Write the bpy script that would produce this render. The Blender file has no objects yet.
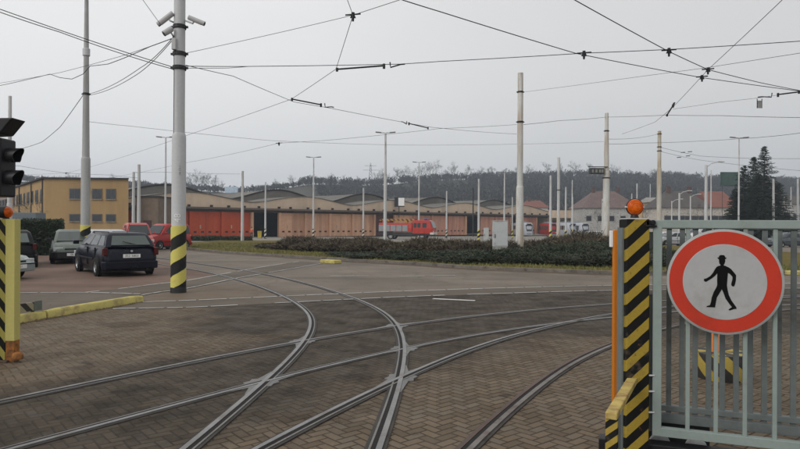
import bpy, math, random
from mathutils import Vector, Matrix
random.seed(7)
R = math.radians
scene = bpy.context.scene
COL = scene.collection

# ------------------------------------------------------------------ camera
F = 622.0
ROLL = R(0.28)
CAMZ = 1.7
cam_d = bpy.data.cameras.new('camera'); cam = bpy.data.objects.new('camera', cam_d); COL.objects.link(cam)
cam_d.sensor_width = 36.0; cam_d.lens = 36.0 * F / 800.0
cam_d.clip_start = 0.1; cam_d.clip_end = 6000
RV = Vector((math.cos(ROLL), 0, math.sin(ROLL))); UV = Vector((-math.sin(ROLL), 0, math.cos(ROLL))); FV = Vector((0, 1, 0))
m = Matrix((RV, UV, -FV)).transposed().to_4x4(); m.translation = (0, 0, CAMZ)
cam.matrix_world = m
scene.camera = cam

def ray(px, py):
    return FV + RV * ((px - 400) / F) + UV * (-(py - 224.5) / F)
def gz(y):
    """ground level: flat by the gate, falling gently towards the depot"""
    if y < 26: return 0.0
    if y < 160: 
        t = y - 26
        return -0.0085 * t * min(1, t / 12.0)
    return -0.0085 * 134 - 0.001 * (y - 160)
def at(px, py, Y):
    d = ray(px, py); return Vector((d.x * Y, Y, CAMZ + d.z * Y))
def G(px, py, z=0.0):
    d = ray(px, py); t = (z - CAMZ) / d.z
    return Vector((d.x * t, t, z))
def W(px, py, z):
    return G(px, py, z)
def gp(px, Y):
    """ground point seen in column px at depth Y"""
    z = gz(Y); py = 224.5
    for _ in range(4):
        p = at(px, py, Y)
        py += (p.z - z) / Y * F
    p = at(px, py, Y); return Vector((p.x, Y, z))
def zat(px, py, Y): return at(px, py, Y).z

# ------------------------------------------------------------------ mesh builder
class MB:
    def __init__(s): s.v = []; s.f = []; s.M = None
    def add(s, vs, fs):
        b = len(s.v)
        for p in vs:
            p = Vector(p)
            if s.M: p = s.M @ p
            s.v.append(tuple(p))
        s.f += [tuple(i + b for i in f) for f in fs]
        return s
    def box(s, c, d, rz=0, tx=1, ty=1, rot=None):
        hx, hy, hz = d[0]/2, d[1]/2, d[2]/2
        vs = []
        Mr = rot if rot is not None else Matrix.Rotation(rz, 3, 'Z')
        for z in (-1, 1):
            k = (tx, ty) if z > 0 else (1, 1)
            for x, y in ((-1,-1),(1,-1),(1,1),(-1,1)):
                vs.append(Vector(c) + Mr @ Vector((x*hx*k[0], y*hy*k[1], z*hz)))
        return s.add(vs, [(3,2,1,0),(4,5,6,7),(0,1,5,4),(1,2,6,5),(2,3,7,6),(3,0,4,7)])
    def cyl(s, p0, p1, r0, r1=None, n=12, cap=True):
        r1 = r0 if r1 is None else r1
        p0, p1 = Vector(p0), Vector(p1); d = (p1 - p0)
        if d.length < 1e-6: return s
        q = d.to_track_quat('Z', 'Y')
        vs = []
        for p, r in ((p0, r0), (p1, r1)):
            for i in range(n):
                a = 2*math.pi*i/n
                vs.append(p + q @ Vector((math.cos(a)*r, math.sin(a)*r, 0)))
        fs = [(i, (i+1) % n, n+(i+1) % n, n+i) for i in range(n)]
        if cap: fs += [tuple(range(n-1, -1, -1)), tuple(range(n, 2*n))]
        return s.add(vs, fs)
    def tube(s, pts, r, n=6, r1=None):
        pts = [Vector(p) for p in pts]; vs = []; N = len(pts)
        up = None
        for i, p in enumerate(pts):
            d = (pts[min(i+1, N-1)] - pts[max(i-1, 0)]).normalized()
            q = d.to_track_quat('Z', 'Y')
            rr = r if r1 is None else r + (r1 - r)*i/(N-1)
            for k in range(n):
                a = 2*math.pi*k/n
                vs.append(p + q @ Vector((math.cos(a)*rr, math.sin(a)*rr, 0)))
        fs = []
        for i in range(N-1):
            for k in range(n):
                fs.append((i*n+k, i*n+(k+1) % n, (i+1)*n+(k+1) % n, (i+1)*n+k))
        fs += [tuple(range(n-1, -1, -1)), tuple(range((N-1)*n, N*n))]
        return s.add(vs, fs)
    def lathe(s, prof, n=24, c=(0,0,0), axis='Z', cap=True):
        vs = []; c = Vector(c)
        for r, z in prof:
            for i in range(n):
                a = 2*math.pi*i/n
                v = Vector((math.cos(a)*r, math.sin(a)*r, z))
                if axis == 'Y': v = Vector((v.x, v.z, v.y))
                if axis == 'X': v = Vector((v.z, v.x, v.y))
                vs.append(c + v)
        fs = []
        for j in range(len(prof)-1):
            for i in range(n):
                fs.append((j*n+i, j*n+(i+1) % n, (j+1)*n+(i+1) % n, (j+1)*n+i))
        if cap: fs += [tuple(range(n-1, -1, -1)), tuple(range((len(prof)-1)*n, len(prof)*n))]
        return s.add(vs, fs)
    def prism(s, poly, a0, a1, plane='XZ'):
        """polygon (u,v) thickened between a0 and a1 on the third axis"""
        def P(u, v, w):
            return {'XZ': (u, w, v), 'XY': (u, v, w), 'YZ': (w, u, v)}[plane]
        n = len(poly)
        vs = [P(u, v, a0) for u, v in poly] + [P(u, v, a1) for u, v in poly]
        fs = [tuple(range(n)), tuple(range(2*n-1, n-1, -1))] + [(i, i+n, (i+1) % n + n, (i+1) % n) for i in range(n)]
        return s.add(vs, fs)
    def loft(s, rings, cap=True):
        n = len(rings[0]); vs = [p for r in rings for p in r]
        fs = [(j*n+i, j*n+(i+1) % n, (j+1)*n+(i+1) % n, (j+1)*n+i) for j in range(len(rings)-1) for i in range(n)]
        if cap: fs += [tuple(range(n-1, -1, -1)), tuple(range((len(rings)-1)*n, len(rings)*n))]
        return s.add(vs, fs)
    def ribbon(s, pts, w, z0, z1, off=0.0):
        """flat strip along pts (x,y), width w, centre shifted 'off' to the right"""
        vs = []; N = len(pts)
        for i in range(N):
            a = Vector(pts[max(i-1, 0)][:2]); b = Vector(pts[min(i+1, N-1)][:2]); d = (b-a).normalized()
            nr = Vector((d.y, -d.x)); p = Vector(pts[i][:2])
            l = p + nr*(off - w/2); r = p + nr*(off + w/2)
            g = gz(p.y)
            vs += [(l.x, l.y, g+z0), (l.x, l.y, g+z1), (r.x, r.y, g+z1), (r.x, r.y, g+z0)]
        fs = []
        for i in range(N-1):
            o = i*4
            fs += [(o+1, o+2, o+6, o+5), (o, o+1, o+5, o+4), (o+2, o+3, o+7, o+6)]
        fs += [(0,3,2,1), ((N-1)*4, (N-1)*4+1, (N-1)*4+2, (N-1)*4+3)]
        return s.add(vs, fs)
    def build(s, name, mat, parent=None, smooth=None, bevel=0, loc=None, rz=None, sub=0):
        me = bpy.data.meshes.new(name); me.from_pydata(s.v, [], s.f); me.update()
        bmf = __import__('bmesh').new(); bmf.from_mesh(me)
        __import__('bmesh').ops.recalc_face_normals(bmf, faces=bmf.faces); bmf.to_mesh(me); bmf.free()
        if smooth is not None:
            me.shade_smooth()
            if smooth < 179: me.set_sharp_from_angle(angle=R(smooth))
        o = bpy.data.objects.new(name, me); COL.objects.link(o)
        if mat: me.materials.append(mat)
        if parent: o.parent = parent
        if loc is not None: o.location = loc
        if rz is not None: o.rotation_euler.z = rz
        if bevel:
            b = o.modifiers.new('b', 'BEVEL'); b.width = bevel; b.segments = 2; b.limit_method = 'ANGLE'; b.angle_limit = R(35)
        if sub:
            b = o.modifiers.new('s', 'SUBSURF'); b.levels = sub; b.render_levels = sub
        return o

def tag(o, label=None, cat=None, group=None, kind=None):
    if label: o['label'] = label
    if cat: o['category'] = cat
    if group: o['group'] = group
    if kind: o['kind'] = kind
    return o
def thing(name, label, cat, loc=(0,0,0), rz=0, group=None):
    o = bpy.data.objects.new(name, None); COL.objects.link(o); o.location = loc; o.rotation_euler.z = rz
    return tag(o, label, cat, group)
def structure(o): o['kind'] = 'structure'; return o
def copy_tree(o, parent=None):
    kids = [c for c in COL.objects if c.parent == o]
    c = o.copy(); COL.objects.link(c)
    if parent: c.parent = parent
    for k in kids: copy_tree(k, c)
    return c
def dup(o, loc, rz, label, scale=None):
    c = copy_tree(o); c.location = loc; c.rotation_euler.z = rz
    if scale: c.scale = (scale,)*3
    c['label'] = label
    return c

# ------------------------------------------------------------------ materials
class NT:
    def __init__(s, name):
        s.mat = bpy.data.materials.new(name); s.mat.use_nodes = True
        s.t = s.mat.node_tree; s.n = s.t.nodes; s.l = s.t.links
        s.bsdf = s.n['Principled BSDF']
    def put(s, inp, v):
        if isinstance(v, bpy.types.NodeSocket): s.l.new(v, inp)
        else:
            if inp.type == 'RGBA' and len(v) == 3: v = (*v, 1)
            inp.default_value = v
    def m(s, op, a, b=0.0, c=0.0, clamp=False):
        n = s.n.new('ShaderNodeMath'); n.operation = op; n.use_clamp = clamp
        s.put(n.inputs[0], a)
        s.put(n.inputs[1], b)
        s.put(n.inputs[2], c)
        return n.outputs[0]
    def mix(s, f, a, b, blend='MIX'):
        n = s.n.new('ShaderNodeMix'); n.data_type = 'RGBA'; n.blend_type = blend
        s.put(n.inputs[0], f); s.put(n.inputs[6], a); s.put(n.inputs[7], b); return n.outputs[2]
    def noise(s, vec, scale, detail=3, rough=.55, dist=0.0):
        n = s.n.new('ShaderNodeTexNoise'); s.put(n.inputs['Vector'], vec)
        n.inputs['Scale'].default_value = scale; n.inputs['Detail'].default_value = detail
        n.inputs['Roughness'].default_value = rough; n.inputs['Distortion'].default_value = dist
        return n.outputs[0]
    def obj(s):
        return s.n.new('ShaderNodeTexCoord').outputs['Object']
    def pos(s):
        return s.n.new('ShaderNodeNewGeometry').outputs['Position']
    def sep(s, v):
        n = s.n.new('ShaderNodeSeparateXYZ'); s.put(n.inputs[0], v); return n.outputs
    def comb(s, x, y, z=0.0):
        n = s.n.new('ShaderNodeCombineXYZ'); s.put(n.inputs[0], x); s.put(n.inputs[1], y); s.put(n.inputs[2], z); return n.outputs[0]
    def step(s, v, lo, hi):
        n = s.n.new('ShaderNodeMapRange'); n.interpolation_type = 'SMOOTHSTEP'
        s.put(n.inputs[0], v); n.inputs[1].default_value = lo; n.inputs[2].default_value = hi
        return n.outputs[0]
    def scalev(s, v, sc):
        n = s.n.new('ShaderNodeVectorMath'); n.operation = 'MULTIPLY'; s.put(n.inputs[0], v); n.inputs[1].default_value = sc; return n.outputs[0]
    def bump(s, h, strength, dist):
        n = s.n.new('ShaderNodeBump'); n.inputs['Strength'].default_value = strength; n.inputs['Distance'].default_value = dist
        s.put(n.inputs['Height'], h); s.l.new(n.outputs[0], s.bsdf.inputs['Normal']); return n
    def out(s, col, rough=.7, metal=0.0, spec=None):
        s.put(s.bsdf.inputs['Base Color'], col); s.put(s.bsdf.inputs['Roughness'], rough); s.put(s.bsdf.inputs['Metallic'], metal)
        if spec is not None: s.bsdf.inputs['Specular IOR Level'].default_value = spec
        return s.mat

def mul(c, k): return tuple(min(1, x*k) for x in c)
MATS = {}
def mat(name, col, rough=.65, var=.18, scale=1.5, metal=0.0, bump=0.0, dirt=None, dirt_amt=.35, dirt_scale=2.5, coat=0.0, streak=False, spec=.28):
    if name in MATS: return MATS[name]
    t = NT(name); v = t.obj()
    if streak: v2 = t.scalev(v, (1, 1, .12))
    else: v2 = v
    n1 = t.noise(v2, scale, 4); n2 = t.noise(v, scale*9, 2)
    f = t.m('MULTIPLY_ADD', n2, .35, t.m('MULTIPLY', n1, .65))
    f = t.step(f, .3, .7)
    c = t.mix(f, mul(col, 1-var), mul(col, 1+var))
    if dirt:
        d = t.noise(v2, dirt_scale, 6, .65)
        c = t.mix(t.step(d, .62-dirt_amt*.4, .78-dirt_amt*.25), c, dirt)
    r = t.m('MULTIPLY_ADD', n1, .2, rough-.1, clamp=True)
    t.out(c, r, metal, spec)
    if bump: t.bump(n2, bump, .01)
    if coat: t.bsdf.inputs['Coat Weight'].default_value = coat; t.bsdf.inputs['Coat Roughness'].default_value = .08
    MATS[name] = t.mat; return t.mat

def glass(name, col=(.015,.02,.022), rough=.06):
    if name in MATS: return MATS[name]
    t = NT(name); MATS[name] = t.out((*col,), rough); t.bsdf.inputs['Specular IOR Level'].default_value = .6
    return t.mat

def hazard(name, yellow, black, period, slope=(0,0,1), helix=None, phase=0.0, wear=.3, rust=(.12,.05,.02)):
    t = NT(name); v = t.obj(); x, y, z = t.sep(v)
    if helix:
        a = t.m('ARCTAN2', y, x)
        s = t.m('ADD', t.m('ADD', z, t.m('MULTIPLY', a, helix*period/(2*math.pi))), phase)
    else:
        s = t.m('ADD', t.m('MULTIPLY', x, slope[0]), t.m('ADD', t.m('MULTIPLY', y, slope[1]), t.m('MULTIPLY', z, slope[2])))
    wob = t.m('MULTIPLY', t.m('SUBTRACT', t.noise(v, 14, 2), .5), period*.05)
    s = t.m('ADD', s, wob)
    fr = t.m('FLOORED_MODULO', t.m('DIVIDE', s, period), 1.0)
    k = t.step(fr, .49, .51)
    n1 = t.noise(v, 7, 5, .65); n2 = t.noise(v, 60, 2)
    ye = t.mix(n2, mul(yellow, .78), mul(yellow, 1.12))
    c = t.mix(k, ye, t.mix(n1, mul(black, .6), mul(black, 1.8)))
    c = t.mix(t.m('MULTIPLY', t.step(n1, .55, .72), wear), c, (.10,.075,.05))
    c = t.mix(t.m('MULTIPLY', t.step(t.noise(v, 22, 5, .7), .62, .68), wear), c, rust)
    t.out(c, .6, spec=.18); t.bump(n2, .15, .003)
    MATS[name] = t.mat; return t.mat

# paving in a herringbone bond, worked out cell by cell
def herring(t, x, y, w):
    X = t.m('DIVIDE', x, w); Y = t.m('DIVIDE', y, w)
    i = t.m('FLOOR', X); j = t.m('FLOOR', Y); fx = t.m('SUBTRACT', X, i); fy = t.m('SUBTRACT', Y, j)
    k = t.m('FLOORED_MODULO', t.m('SUBTRACT', i, j), 4.0)
    isH = t.m('LESS_THAN', k, 1.5); k1 = t.m('COMPARE', k, 1.0, .2); k2 = t.m('COMPARE', k, 2.0, .2)
    hu = t.m('ADD', fx, k1); vv = t.m('ADD', fy, k2)
    dH = t.m('MINIMUM', t.m('MINIMUM', hu, t.m('SUBTRACT', 2.0, hu)), t.m('MINIMUM', fy, t.m('SUBTRACT', 1.0, fy)))
    dV = t.m('MINIMUM', t.m('MINIMUM', vv, t.m('SUBTRACT', 2.0, vv)), t.m('MINIMUM', fx, t.m('SUBTRACT', 1.0, fx)))
    d = t.m('ADD', t.m('MULTIPLY', dH, isH), t.m('MULTIPLY', dV, t.m('SUBTRACT', 1.0, isH)))
    wn = t.n.new('ShaderNodeTexWhiteNoise'); wn.noise_dimensions = '2D'
    t.put(wn.inputs['Vector'], t.comb(t.m('SUBTRACT', i, k1), t.m('SUBTRACT', j, k2)))
    return d, wn.outputs['Value']

def paving_mat():
    t = NT('paving'); p = t.pos(); x, y, z = t.sep(p)
    wob = t.noise(p, .8, 2); wob2 = t.noise(t.scalev(p, (1.3, .9, 1)), .7, 2)
    xr = t.m('ADD', t.m('MULTIPLY', x, math.cos(R(41))), t.m('MULTIPLY', y, math.sin(R(41))))
    yr = t.m('SUBTRACT', t.m('MULTIPLY', y, math.cos(R(41))), t.m('MULTIPLY', x, math.sin(R(41))))
    xr = t.m('ADD', xr, t.m('MULTIPLY', wob, .11)); yr = t.m('ADD', yr, t.m('MULTIPLY', wob2, .11))
    d, rnd = herring(t, xr, yr, .09)
    big = t.noise(p, .35, 5, .6); mid = t.noise(p, 1.7, 5, .65); fine = t.noise(p, 45, 3, .6)
    block = t.mix(rnd, (.125, .092, .060), (.205, .155, .105))
    block = t.mix(t.m('MULTIPLY', t.step(rnd, .82, .9), .6), block, (.15, .13, .10))
    block = t.mix(t.m('MULTIPLY', fine, .5), block, (.05, .042, .035))
    joint = t.mix(mid, (.042, .030, .019), (.088, .065, .043))
    je = t.step(d, .02, .13)
    soft = t.m('MULTIPLY', t.m('SUBTRACT', 1.0, t.step(t.m('ADD', x, t.m('MULTIPLY', mid, 1.5)), -3.5, -.5)), .45)
    je = t.m('MAXIMUM', je, soft)
    c = t.mix(je, joint, block)
    # worn, tarred-over zone between the curved tracks
    s = t.m('SUBTRACT', t.m('MULTIPLY', x, .81), t.m('MULTIPLY', y, .59))
    n = t.m('MULTIPLY', t.m('SUBTRACT', t.noise(p, .55, 6, .7), .5), 3.0)
    s = t.m('ADD', s, n)
    band = t.m('MULTIPLY', t.step(s, -7.3, -6.7), t.m('SUBTRACT', 1.0, t.step(s, -4.6, -3.2)))
    back = t.m('MULTIPLY', t.step(t.m('ADD', x, n), -4.2, -3.0), t.step(t.m('ADD', y, n), 8.8, 10.0))
    k = t.m('MAXIMUM', band, back)
    patch = t.step(t.m('ADD', mid, t.m('MULTIPLY', big, .3)), .38, .72)
    k = t.m('MULTIPLY', k, t.m('MULTIPLY_ADD', patch, -.35, 1.0))
    k = t.m('MAXIMUM', k, t.m('MULTIPLY', t.step(big, .6, .66), .4))
    tar = t.mix(mid, (.010, .0092, .0078), (.028, .025, .021))
    tar = t.mix(t.m('MULTIPLY', rnd, .2), tar, (.042, .036, .030))
    c = t.mix(t.m('MULTIPLY', k, .9), c, tar)
    c = t.mix(t.m('MULTIPLY', t.step(t.noise(p, 3.1, 6, .7), .6, .7), .4), c, (.03, .027, .024))
    c = t.mix(t.m('MULTIPLY', t.step(t.noise(p, 1.1, 5, .6), .58, .75), .3), c, (.11, .09, .07))
    rough = t.m('SUBTRACT', .74, t.m('MULTIPLY', t.step(mid, .35, .65), .2))
    oil = t.m('MULTIPLY', t.step(t.noise(p, 2.3, 3, .5), .66, .72), .55)
    c = t.mix(oil, c, (.012, .011, .010))
    tone = t.m('MULTIPLY_ADD', t.noise(t.scalev(p, (1, 2.2, 1)), 1.3, 4, .6), .55, .72)
    c = t.mix(1.0, c, t.comb(tone, tone, tone), 'MULTIPLY')
    t.out(c, t.m('ADD', rough, .12), spec=.14)
    h = t.m('ADD', t.m('MULTIPLY', je, t.m('SUBTRACT', 1.0, t.m('MULTIPLY', k, .55))), t.m('ADD', t.m('MULTIPLY', fine, .35), t.m('MULTIPLY', rnd, .55)))
    t.bump(h, .7, .014)
    return t.mat

def ground_mat(name, c1, c2, c3, scale=.4, rough=.72, bumps=.3, crack=False, spots=()):
    t = NT(name); p = t.pos()
    big = t.noise(p, scale, 5, .6); mid = t.noise(p, scale*5, 5, .65); fine = t.noise(p, 60, 3, .7)
    c = t.mix(t.step(big, .32, .68), c1, c2)
    c = t.mix(t.m('MULTIPLY', t.step(mid, .5, .72), .6), c, c3)
    sx = t.noise(t.scalev(p, (.25, 1.6, 1)), .5, 4, .6)
    c = t.mix(t.m('MULTIPLY', t.step(sx, .48, .7), .45), c, mul(c1, .6))
    c = t.mix(t.m('MULTIPLY', fine, .35), c, mul(c1, .45))
    x, y, z = t.sep(p)
    for sx_, sy_, r0, r1, ca, cb_ in spots:
        ddx = t.m('SUBTRACT', x, sx_); ddy = t.m('MULTIPLY', t.m('SUBTRACT', y, sy_), .8)
        dist = t.m('SQRT', t.m('ADD', t.m('MULTIPLY', ddx, ddx), t.m('MULTIPLY', ddy, ddy)))
        dist = t.m('ADD', dist, t.m('MULTIPLY', t.m('SUBTRACT', t.noise(p, .9, 6, .7), .5), 2.6))
        k = t.m('SUBTRACT', 1.0, t.step(dist, r0, r1))
        c = t.mix(k, c, t.mix(mid, ca, cb_))
    if crack:
        vo = t.n.new('ShaderNodeTexVoronoi'); vo.feature = 'DISTANCE_TO_EDGE'; vo.inputs['Scale'].default_value = .35
        nn = t.n.new('ShaderNodeVectorMath'); nn.operation = 'ADD'
        t.put(nn.inputs[0], p); t.put(nn.inputs[1], t.comb(t.noise(p, 1.4, 4), t.noise(t.scalev(p, (1.1,1.2,1)), 1.2, 4)))
        t.put(vo.inputs['Vector'], nn.outputs[0])
        cr = t.m('SUBTRACT', 1.0, t.step(vo.outputs['Distance'], .004, .022))
        c = t.mix(t.m('MULTIPLY', cr, .22), c, mul(c1, .3))
    t.out(c, t.m('SUBTRACT', rough+.12, t.m('MULTIPLY', mid, .2)), spec=.06)
    t.bump(fine, bumps, .006)
    return t.mat

def leaf_mat(name, a, b, c3=None, rough=.6, trans=False):
    t = NT(name); g = t.n.new('ShaderNodeNewGeometry'); v = t.obj()
    c = t.mix(g.outputs['Random Per Island'], a, b)
    if c3: c = t.mix(t.m('MULTIPLY', t.step(t.noise(v, .9, 4), .48, .62), .7), c, c3)
    MATS[name] = t.out(c, rough, spec=.25); return t.mat

M_steel = mat('galvanised_steel', (.50,.505,.51), .55, .08, 2, .0, dirt=(.36,.355,.35), dirt_amt=.3, streak=True)
M_steel_old = mat('old_galvanised_steel', (.38,.385,.38), .6, .12, 2, dirt=(.25,.24,.22), dirt_amt=.45, streak=True)
M_steel_far = mat('pole_paint', (.50,.505,.50), .6, .12, 2, dirt=(.22,.2,.17), dirt_amt=.3, streak=True)
M_conc_pole = mat('old_concrete_pole', (.60,.60,.58), .85, .2, 2.2, bump=.3, dirt=(.42,.36,.29), dirt_amt=.6, streak=True)
M_rusty_pole = mat('rust_stained_pole', (.52,.50,.45), .85, .15, 2.2, dirt=(.38,.30,.20), dirt_amt=.6, streak=True)
M_dark = mat('dark_metal', (.025,.025,.027), .5, .2, 4)
M_black = mat('black_plastic', (.012,.012,.014), .45, .2, 6)
M_wire = mat('wire', (.035,.035,.037), .6, .1, 3)
M_rubber = mat('tyre_rubber', (.018,.018,.018), .85, .2, 8)
M_rim = mat('rim_metal', (.42,.43,.44), .35, .08, 8, .6)
M_glass = glass('car_glass')
M_glass_light = glass('tinted_window', (.06,.075,.07), .08)
M_glass_rear = glass('green_sky_rear_glass', (.07,.09,.082), .1)  # greenish glass, base colour lightened to stand in for reflected sky
M_window = glass('building_window', (.018,.022,.028), .18)
M_white = mat('white_paint', (.78,.78,.77), .5, .06, 4)
M_red_lamp = mat('red_lens', (.07,.006,.005), .25, .1, 10)
M_lamp = mat('clear_lens', (.5,.52,.52), .15, .1, 10)
M_orange_lens = mat('amber_lens', (.62,.115,.006), .22, .35, 30, dirt=(.42,.05,.004), dirt_amt=.5, dirt_scale=14)
M_hazA = hazard('hazard_wrap', (.66,.62,.20), (.010,.010,.010), .486, helix=-1, phase=.243, wear=.2)
M_hazS = hazard('hazard_wrap_small', (.62,.55,.14), (.015,.015,.015), .62, helix=-1, phase=.31, wear=.2)
M_hazW = hazard('hazard_wrap_pale', (.62,.6,.5), (.015,.015,.015), .62, helix=-1, wear=.2)
M_conc = mat('light_concrete', (.3,.285,.26), .85, .2, 1.5, bump=.3, dirt=(.16,.14,.12))
import bmesh
# ------------------------------------------------------------------ world and light
world = bpy.data.worlds.new('World'); scene.world = world; world.use_nodes = True
wt = world.node_tree; wn, wl = wt.nodes, wt.links
SUN_EL, SUN_AZ = R(32), R(-130)        # azimuth measured from +Y, towards -X
bg = wn['Background']; bg.inputs[1].default_value = 0.129
sky = wn.new('ShaderNodeTexSky'); sky.sky_type = 'NISHITA'; sky.sun_disc = False
sky.sun_elevation = SUN_EL; sky.sun_rotation = SUN_AZ; sky.dust_density = 4; sky.air_density = 1.2
class _W(NT):
    def __init__(s): s.t = wt; s.n = wn; s.l = wl
wm = _W()
hs = wn.new('ShaderNodeHueSaturation'); hs.inputs['Saturation'].default_value = .04; wl.new(sky.outputs[0], hs.inputs['Color'])
tc = wn.new('ShaderNodeTexCoord').outputs['Generated']
dx, dy, dz = wm.sep(tc)
sd = (math.sin(SUN_AZ)*math.cos(SUN_EL), math.cos(SUN_AZ)*math.cos(SUN_EL), math.sin(SUN_EL))
dotp = wm.m('ADD', wm.m('MULTIPLY', dx, sd[0]), wm.m('ADD', wm.m('MULTIPLY', dy, sd[1]), wm.m('MULTIPLY', dz, sd[2])))
cl = wm.noise(wm.scalev(tc, (1, 1, 2.5)), 1.6, 5, .5)
dotp = wm.m('ADD', wm.m('MULTIPLY', dx, -.86), wm.m('ADD', wm.m('MULTIPLY', dy, -.1), wm.m('MULTIPLY', dz, .5)))
val = wm.m('ADD', wm.m('MULTIPLY', wm.step(dotp, -.6, .62), 2.25), wm.m('MULTIPLY_ADD', wm.m('SUBTRACT', cl, .5), 1.1, 5.25))
val = wm.m('SUBTRACT', val, wm.m('MULTIPLY', wm.m('SUBTRACT', 1.0, wm.step(dz, -.02, .12)), .25))
cloud = wm.mix(1.0, wm.comb(val, val, val), (1.0, 1.0, 1.0), 'MULTIPLY')
mixn = wm.mix(.1, cloud, hs.outputs[0])
wl.new(mixn, bg.inputs[0])
sun_d = bpy.data.lights.new('sun', 'SUN'); sun_d.energy = 1.15; sun_d.angle = R(28); sun_d.color = (1, .97, .93)
sun = bpy.data.objects.new('sun', sun_d); COL.objects.link(sun)
sun.rotation_euler = Vector(sd).to_track_quat('Z', 'Y').to_euler()
scene.view_settings.view_transform = 'Standard'; scene.view_settings.look = 'None'
scene.view_settings.exposure = 0; scene.view_settings.gamma = 1
scene.view_settings.use_curve_mapping = False

# ------------------------------------------------------------------ ground sheets
def sheet(name, poly, material, dz, kind='structure', side=0.0):
    bm = bmesh.new()
    vs = [bm.verts.new((p[0], p[1], 0)) for p in poly]
    bm.faces.new(vs)
    ys = [p[1] for p in poly]; xs = [p[0] for p in poly]
    y = max(min(ys)+.01, 26)
    while y < min(max(ys), 200):
        bmesh.ops.bisect_plane(bm, geom=bm.verts[:]+bm.edges[:]+bm.faces[:], plane_co=(0, y, 0), plane_no=(0, 1, 0))
        y += 3.0 if y < 50 else 8
    bmesh.ops.triangulate(bm, faces=bm.faces[:])
    for v in bm.verts: v.co.z = gz(v.co.y) + dz
    if side:
        be = [e for e in bm.edges if len(e.link_faces) == 1]
        r = bmesh.ops.extrude_edge_only(bm, edges=be)
        for v in r['geom']:
            if isinstance(v, bmesh.types.BMVert): v.co.z -= side
    bmesh.ops.recalc_face_normals(bm, faces=bm.faces[:])
    me = bpy.data.meshes.new(name); bm.to_mesh(me); bm.free()
    o = bpy.data.objects.new(name, me); COL.objects.link(o); me.materials.append(material); o['kind'] = kind
    return o

M_road = ground_mat('road_asphalt', (.155,.13,.104), (.235,.197,.157), (.11,.093,.077), .3, .62, .3, crack=True, spots=((-5.6,14.6,1.6,3.2,(.12,.09,.065),(.18,.142,.105)),))
M_strip = ground_mat('footway_asphalt', (.13,.11,.088), (.165,.142,.116), (.09,.077,.064), .6, .72, .25)
M_park = ground_mat('parking_surface', (.17,.115,.09), (.215,.15,.118), (.12,.088,.072), .35, .72, .3)
M_sand0 = 0
M_sand = ground_mat('sandy_ground', (.115,.09,.068), (.155,.124,.095), (.075,.06,.048), .9, .85, .5)
M_yard = ground_mat('yard_concrete', (.24,.22,.19), (.3,.28,.25), (.17,.155,.135), .12, .85, .2)
M_far = ground_mat('far_ground', (.06,.06,.045), (.09,.085,.06), (.05,.05,.045), .02, .9, .1)
M_grass = ground_mat('grass_turf', (.12,.098,.022), (.165,.125,.038), (.08,.075,.018), .5, .9, .6)

# the far sheet reaches the horizon
sheet('ground', [(-1500,-60),(1500,-60),(1500,1300),(-1500,1300)], M_far, -.02)
sheet('road', [(-70,-30),(90,-30),(90,74),(60,80),(-70,80)], M_road, 0)
sheet('yard', [(-95,75.0),(150,62),(150,230),(-95,230)], M_yard, .006)

def gl(pts): return [tuple(G(*p)[:2]) for p in pts]
M2 = gl([(113,309.3),(160,308.5),(200,307.5),(300,302.4),(400,297.5),(500,294),(614,291)])
M1 = gl([(143,302.5),(200,300.5),(300,296),(400,291.8),(500,288.5),(614,285.8)])
LA = gl([(84,293),(120,289),(160,284),(186,281),(230,273),(268,266.3),(300,261.5)])
LB = gl([(142,295.5),(160,292.5),(186,289),(240,278),(292,269),(322,263.5)])
ext2 = [(M2[-1][0]+6, M2[-1][1]+.9), (M2[-1][0]+16, M2[-1][1]+1.8)]
ext1 = [(M1[-1][0]+6, M1[-1][1]+.9), (M1[-1][0]+16, M1[-1][1]+1.8)]
kerbL = gl([(142,301.5),(14,324.5)])
# paving: everything nearer than the dotted footway
sheet('paving', [(-16,-6),(24,-6),(24,16.0)] + list(reversed(M2+ext2)) + [kerbL[0], kerbL[1], (-7.4,7.2), (-11,4)], paving_mat(), .004)
sheet('footway', M2+ext2+list(reversed(M1+ext1))+[kerbL[0]], M_strip, .008)
sheet('footway', LA+list(reversed(LB)), M_strip, .012)
#sheet('verge', M1[:2]+gl([(240,298.7),(262,291),(262,278)])+[LB[3],LB[2],LB[1],LB[0]], M_sand, .009)
pk = gl([(-60,293.6),(18,293),(84,293),(120,289),(160,284),(186,281),(215,275.5)])
sheet('parking_area', pk + [(-12,30),(-17,38),(-26,48),(-40,48),(-40,14)], M_park, .005)
sheet('apron', [(-30,4),(-7.4,7.2)]+[kerbL[1],kerbL[0]]+gl([(142,296),(120,293.2),(84,293.2),(18,293.4),(-60,294)])+[(-30,15)], M_strip, .0085)
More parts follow.
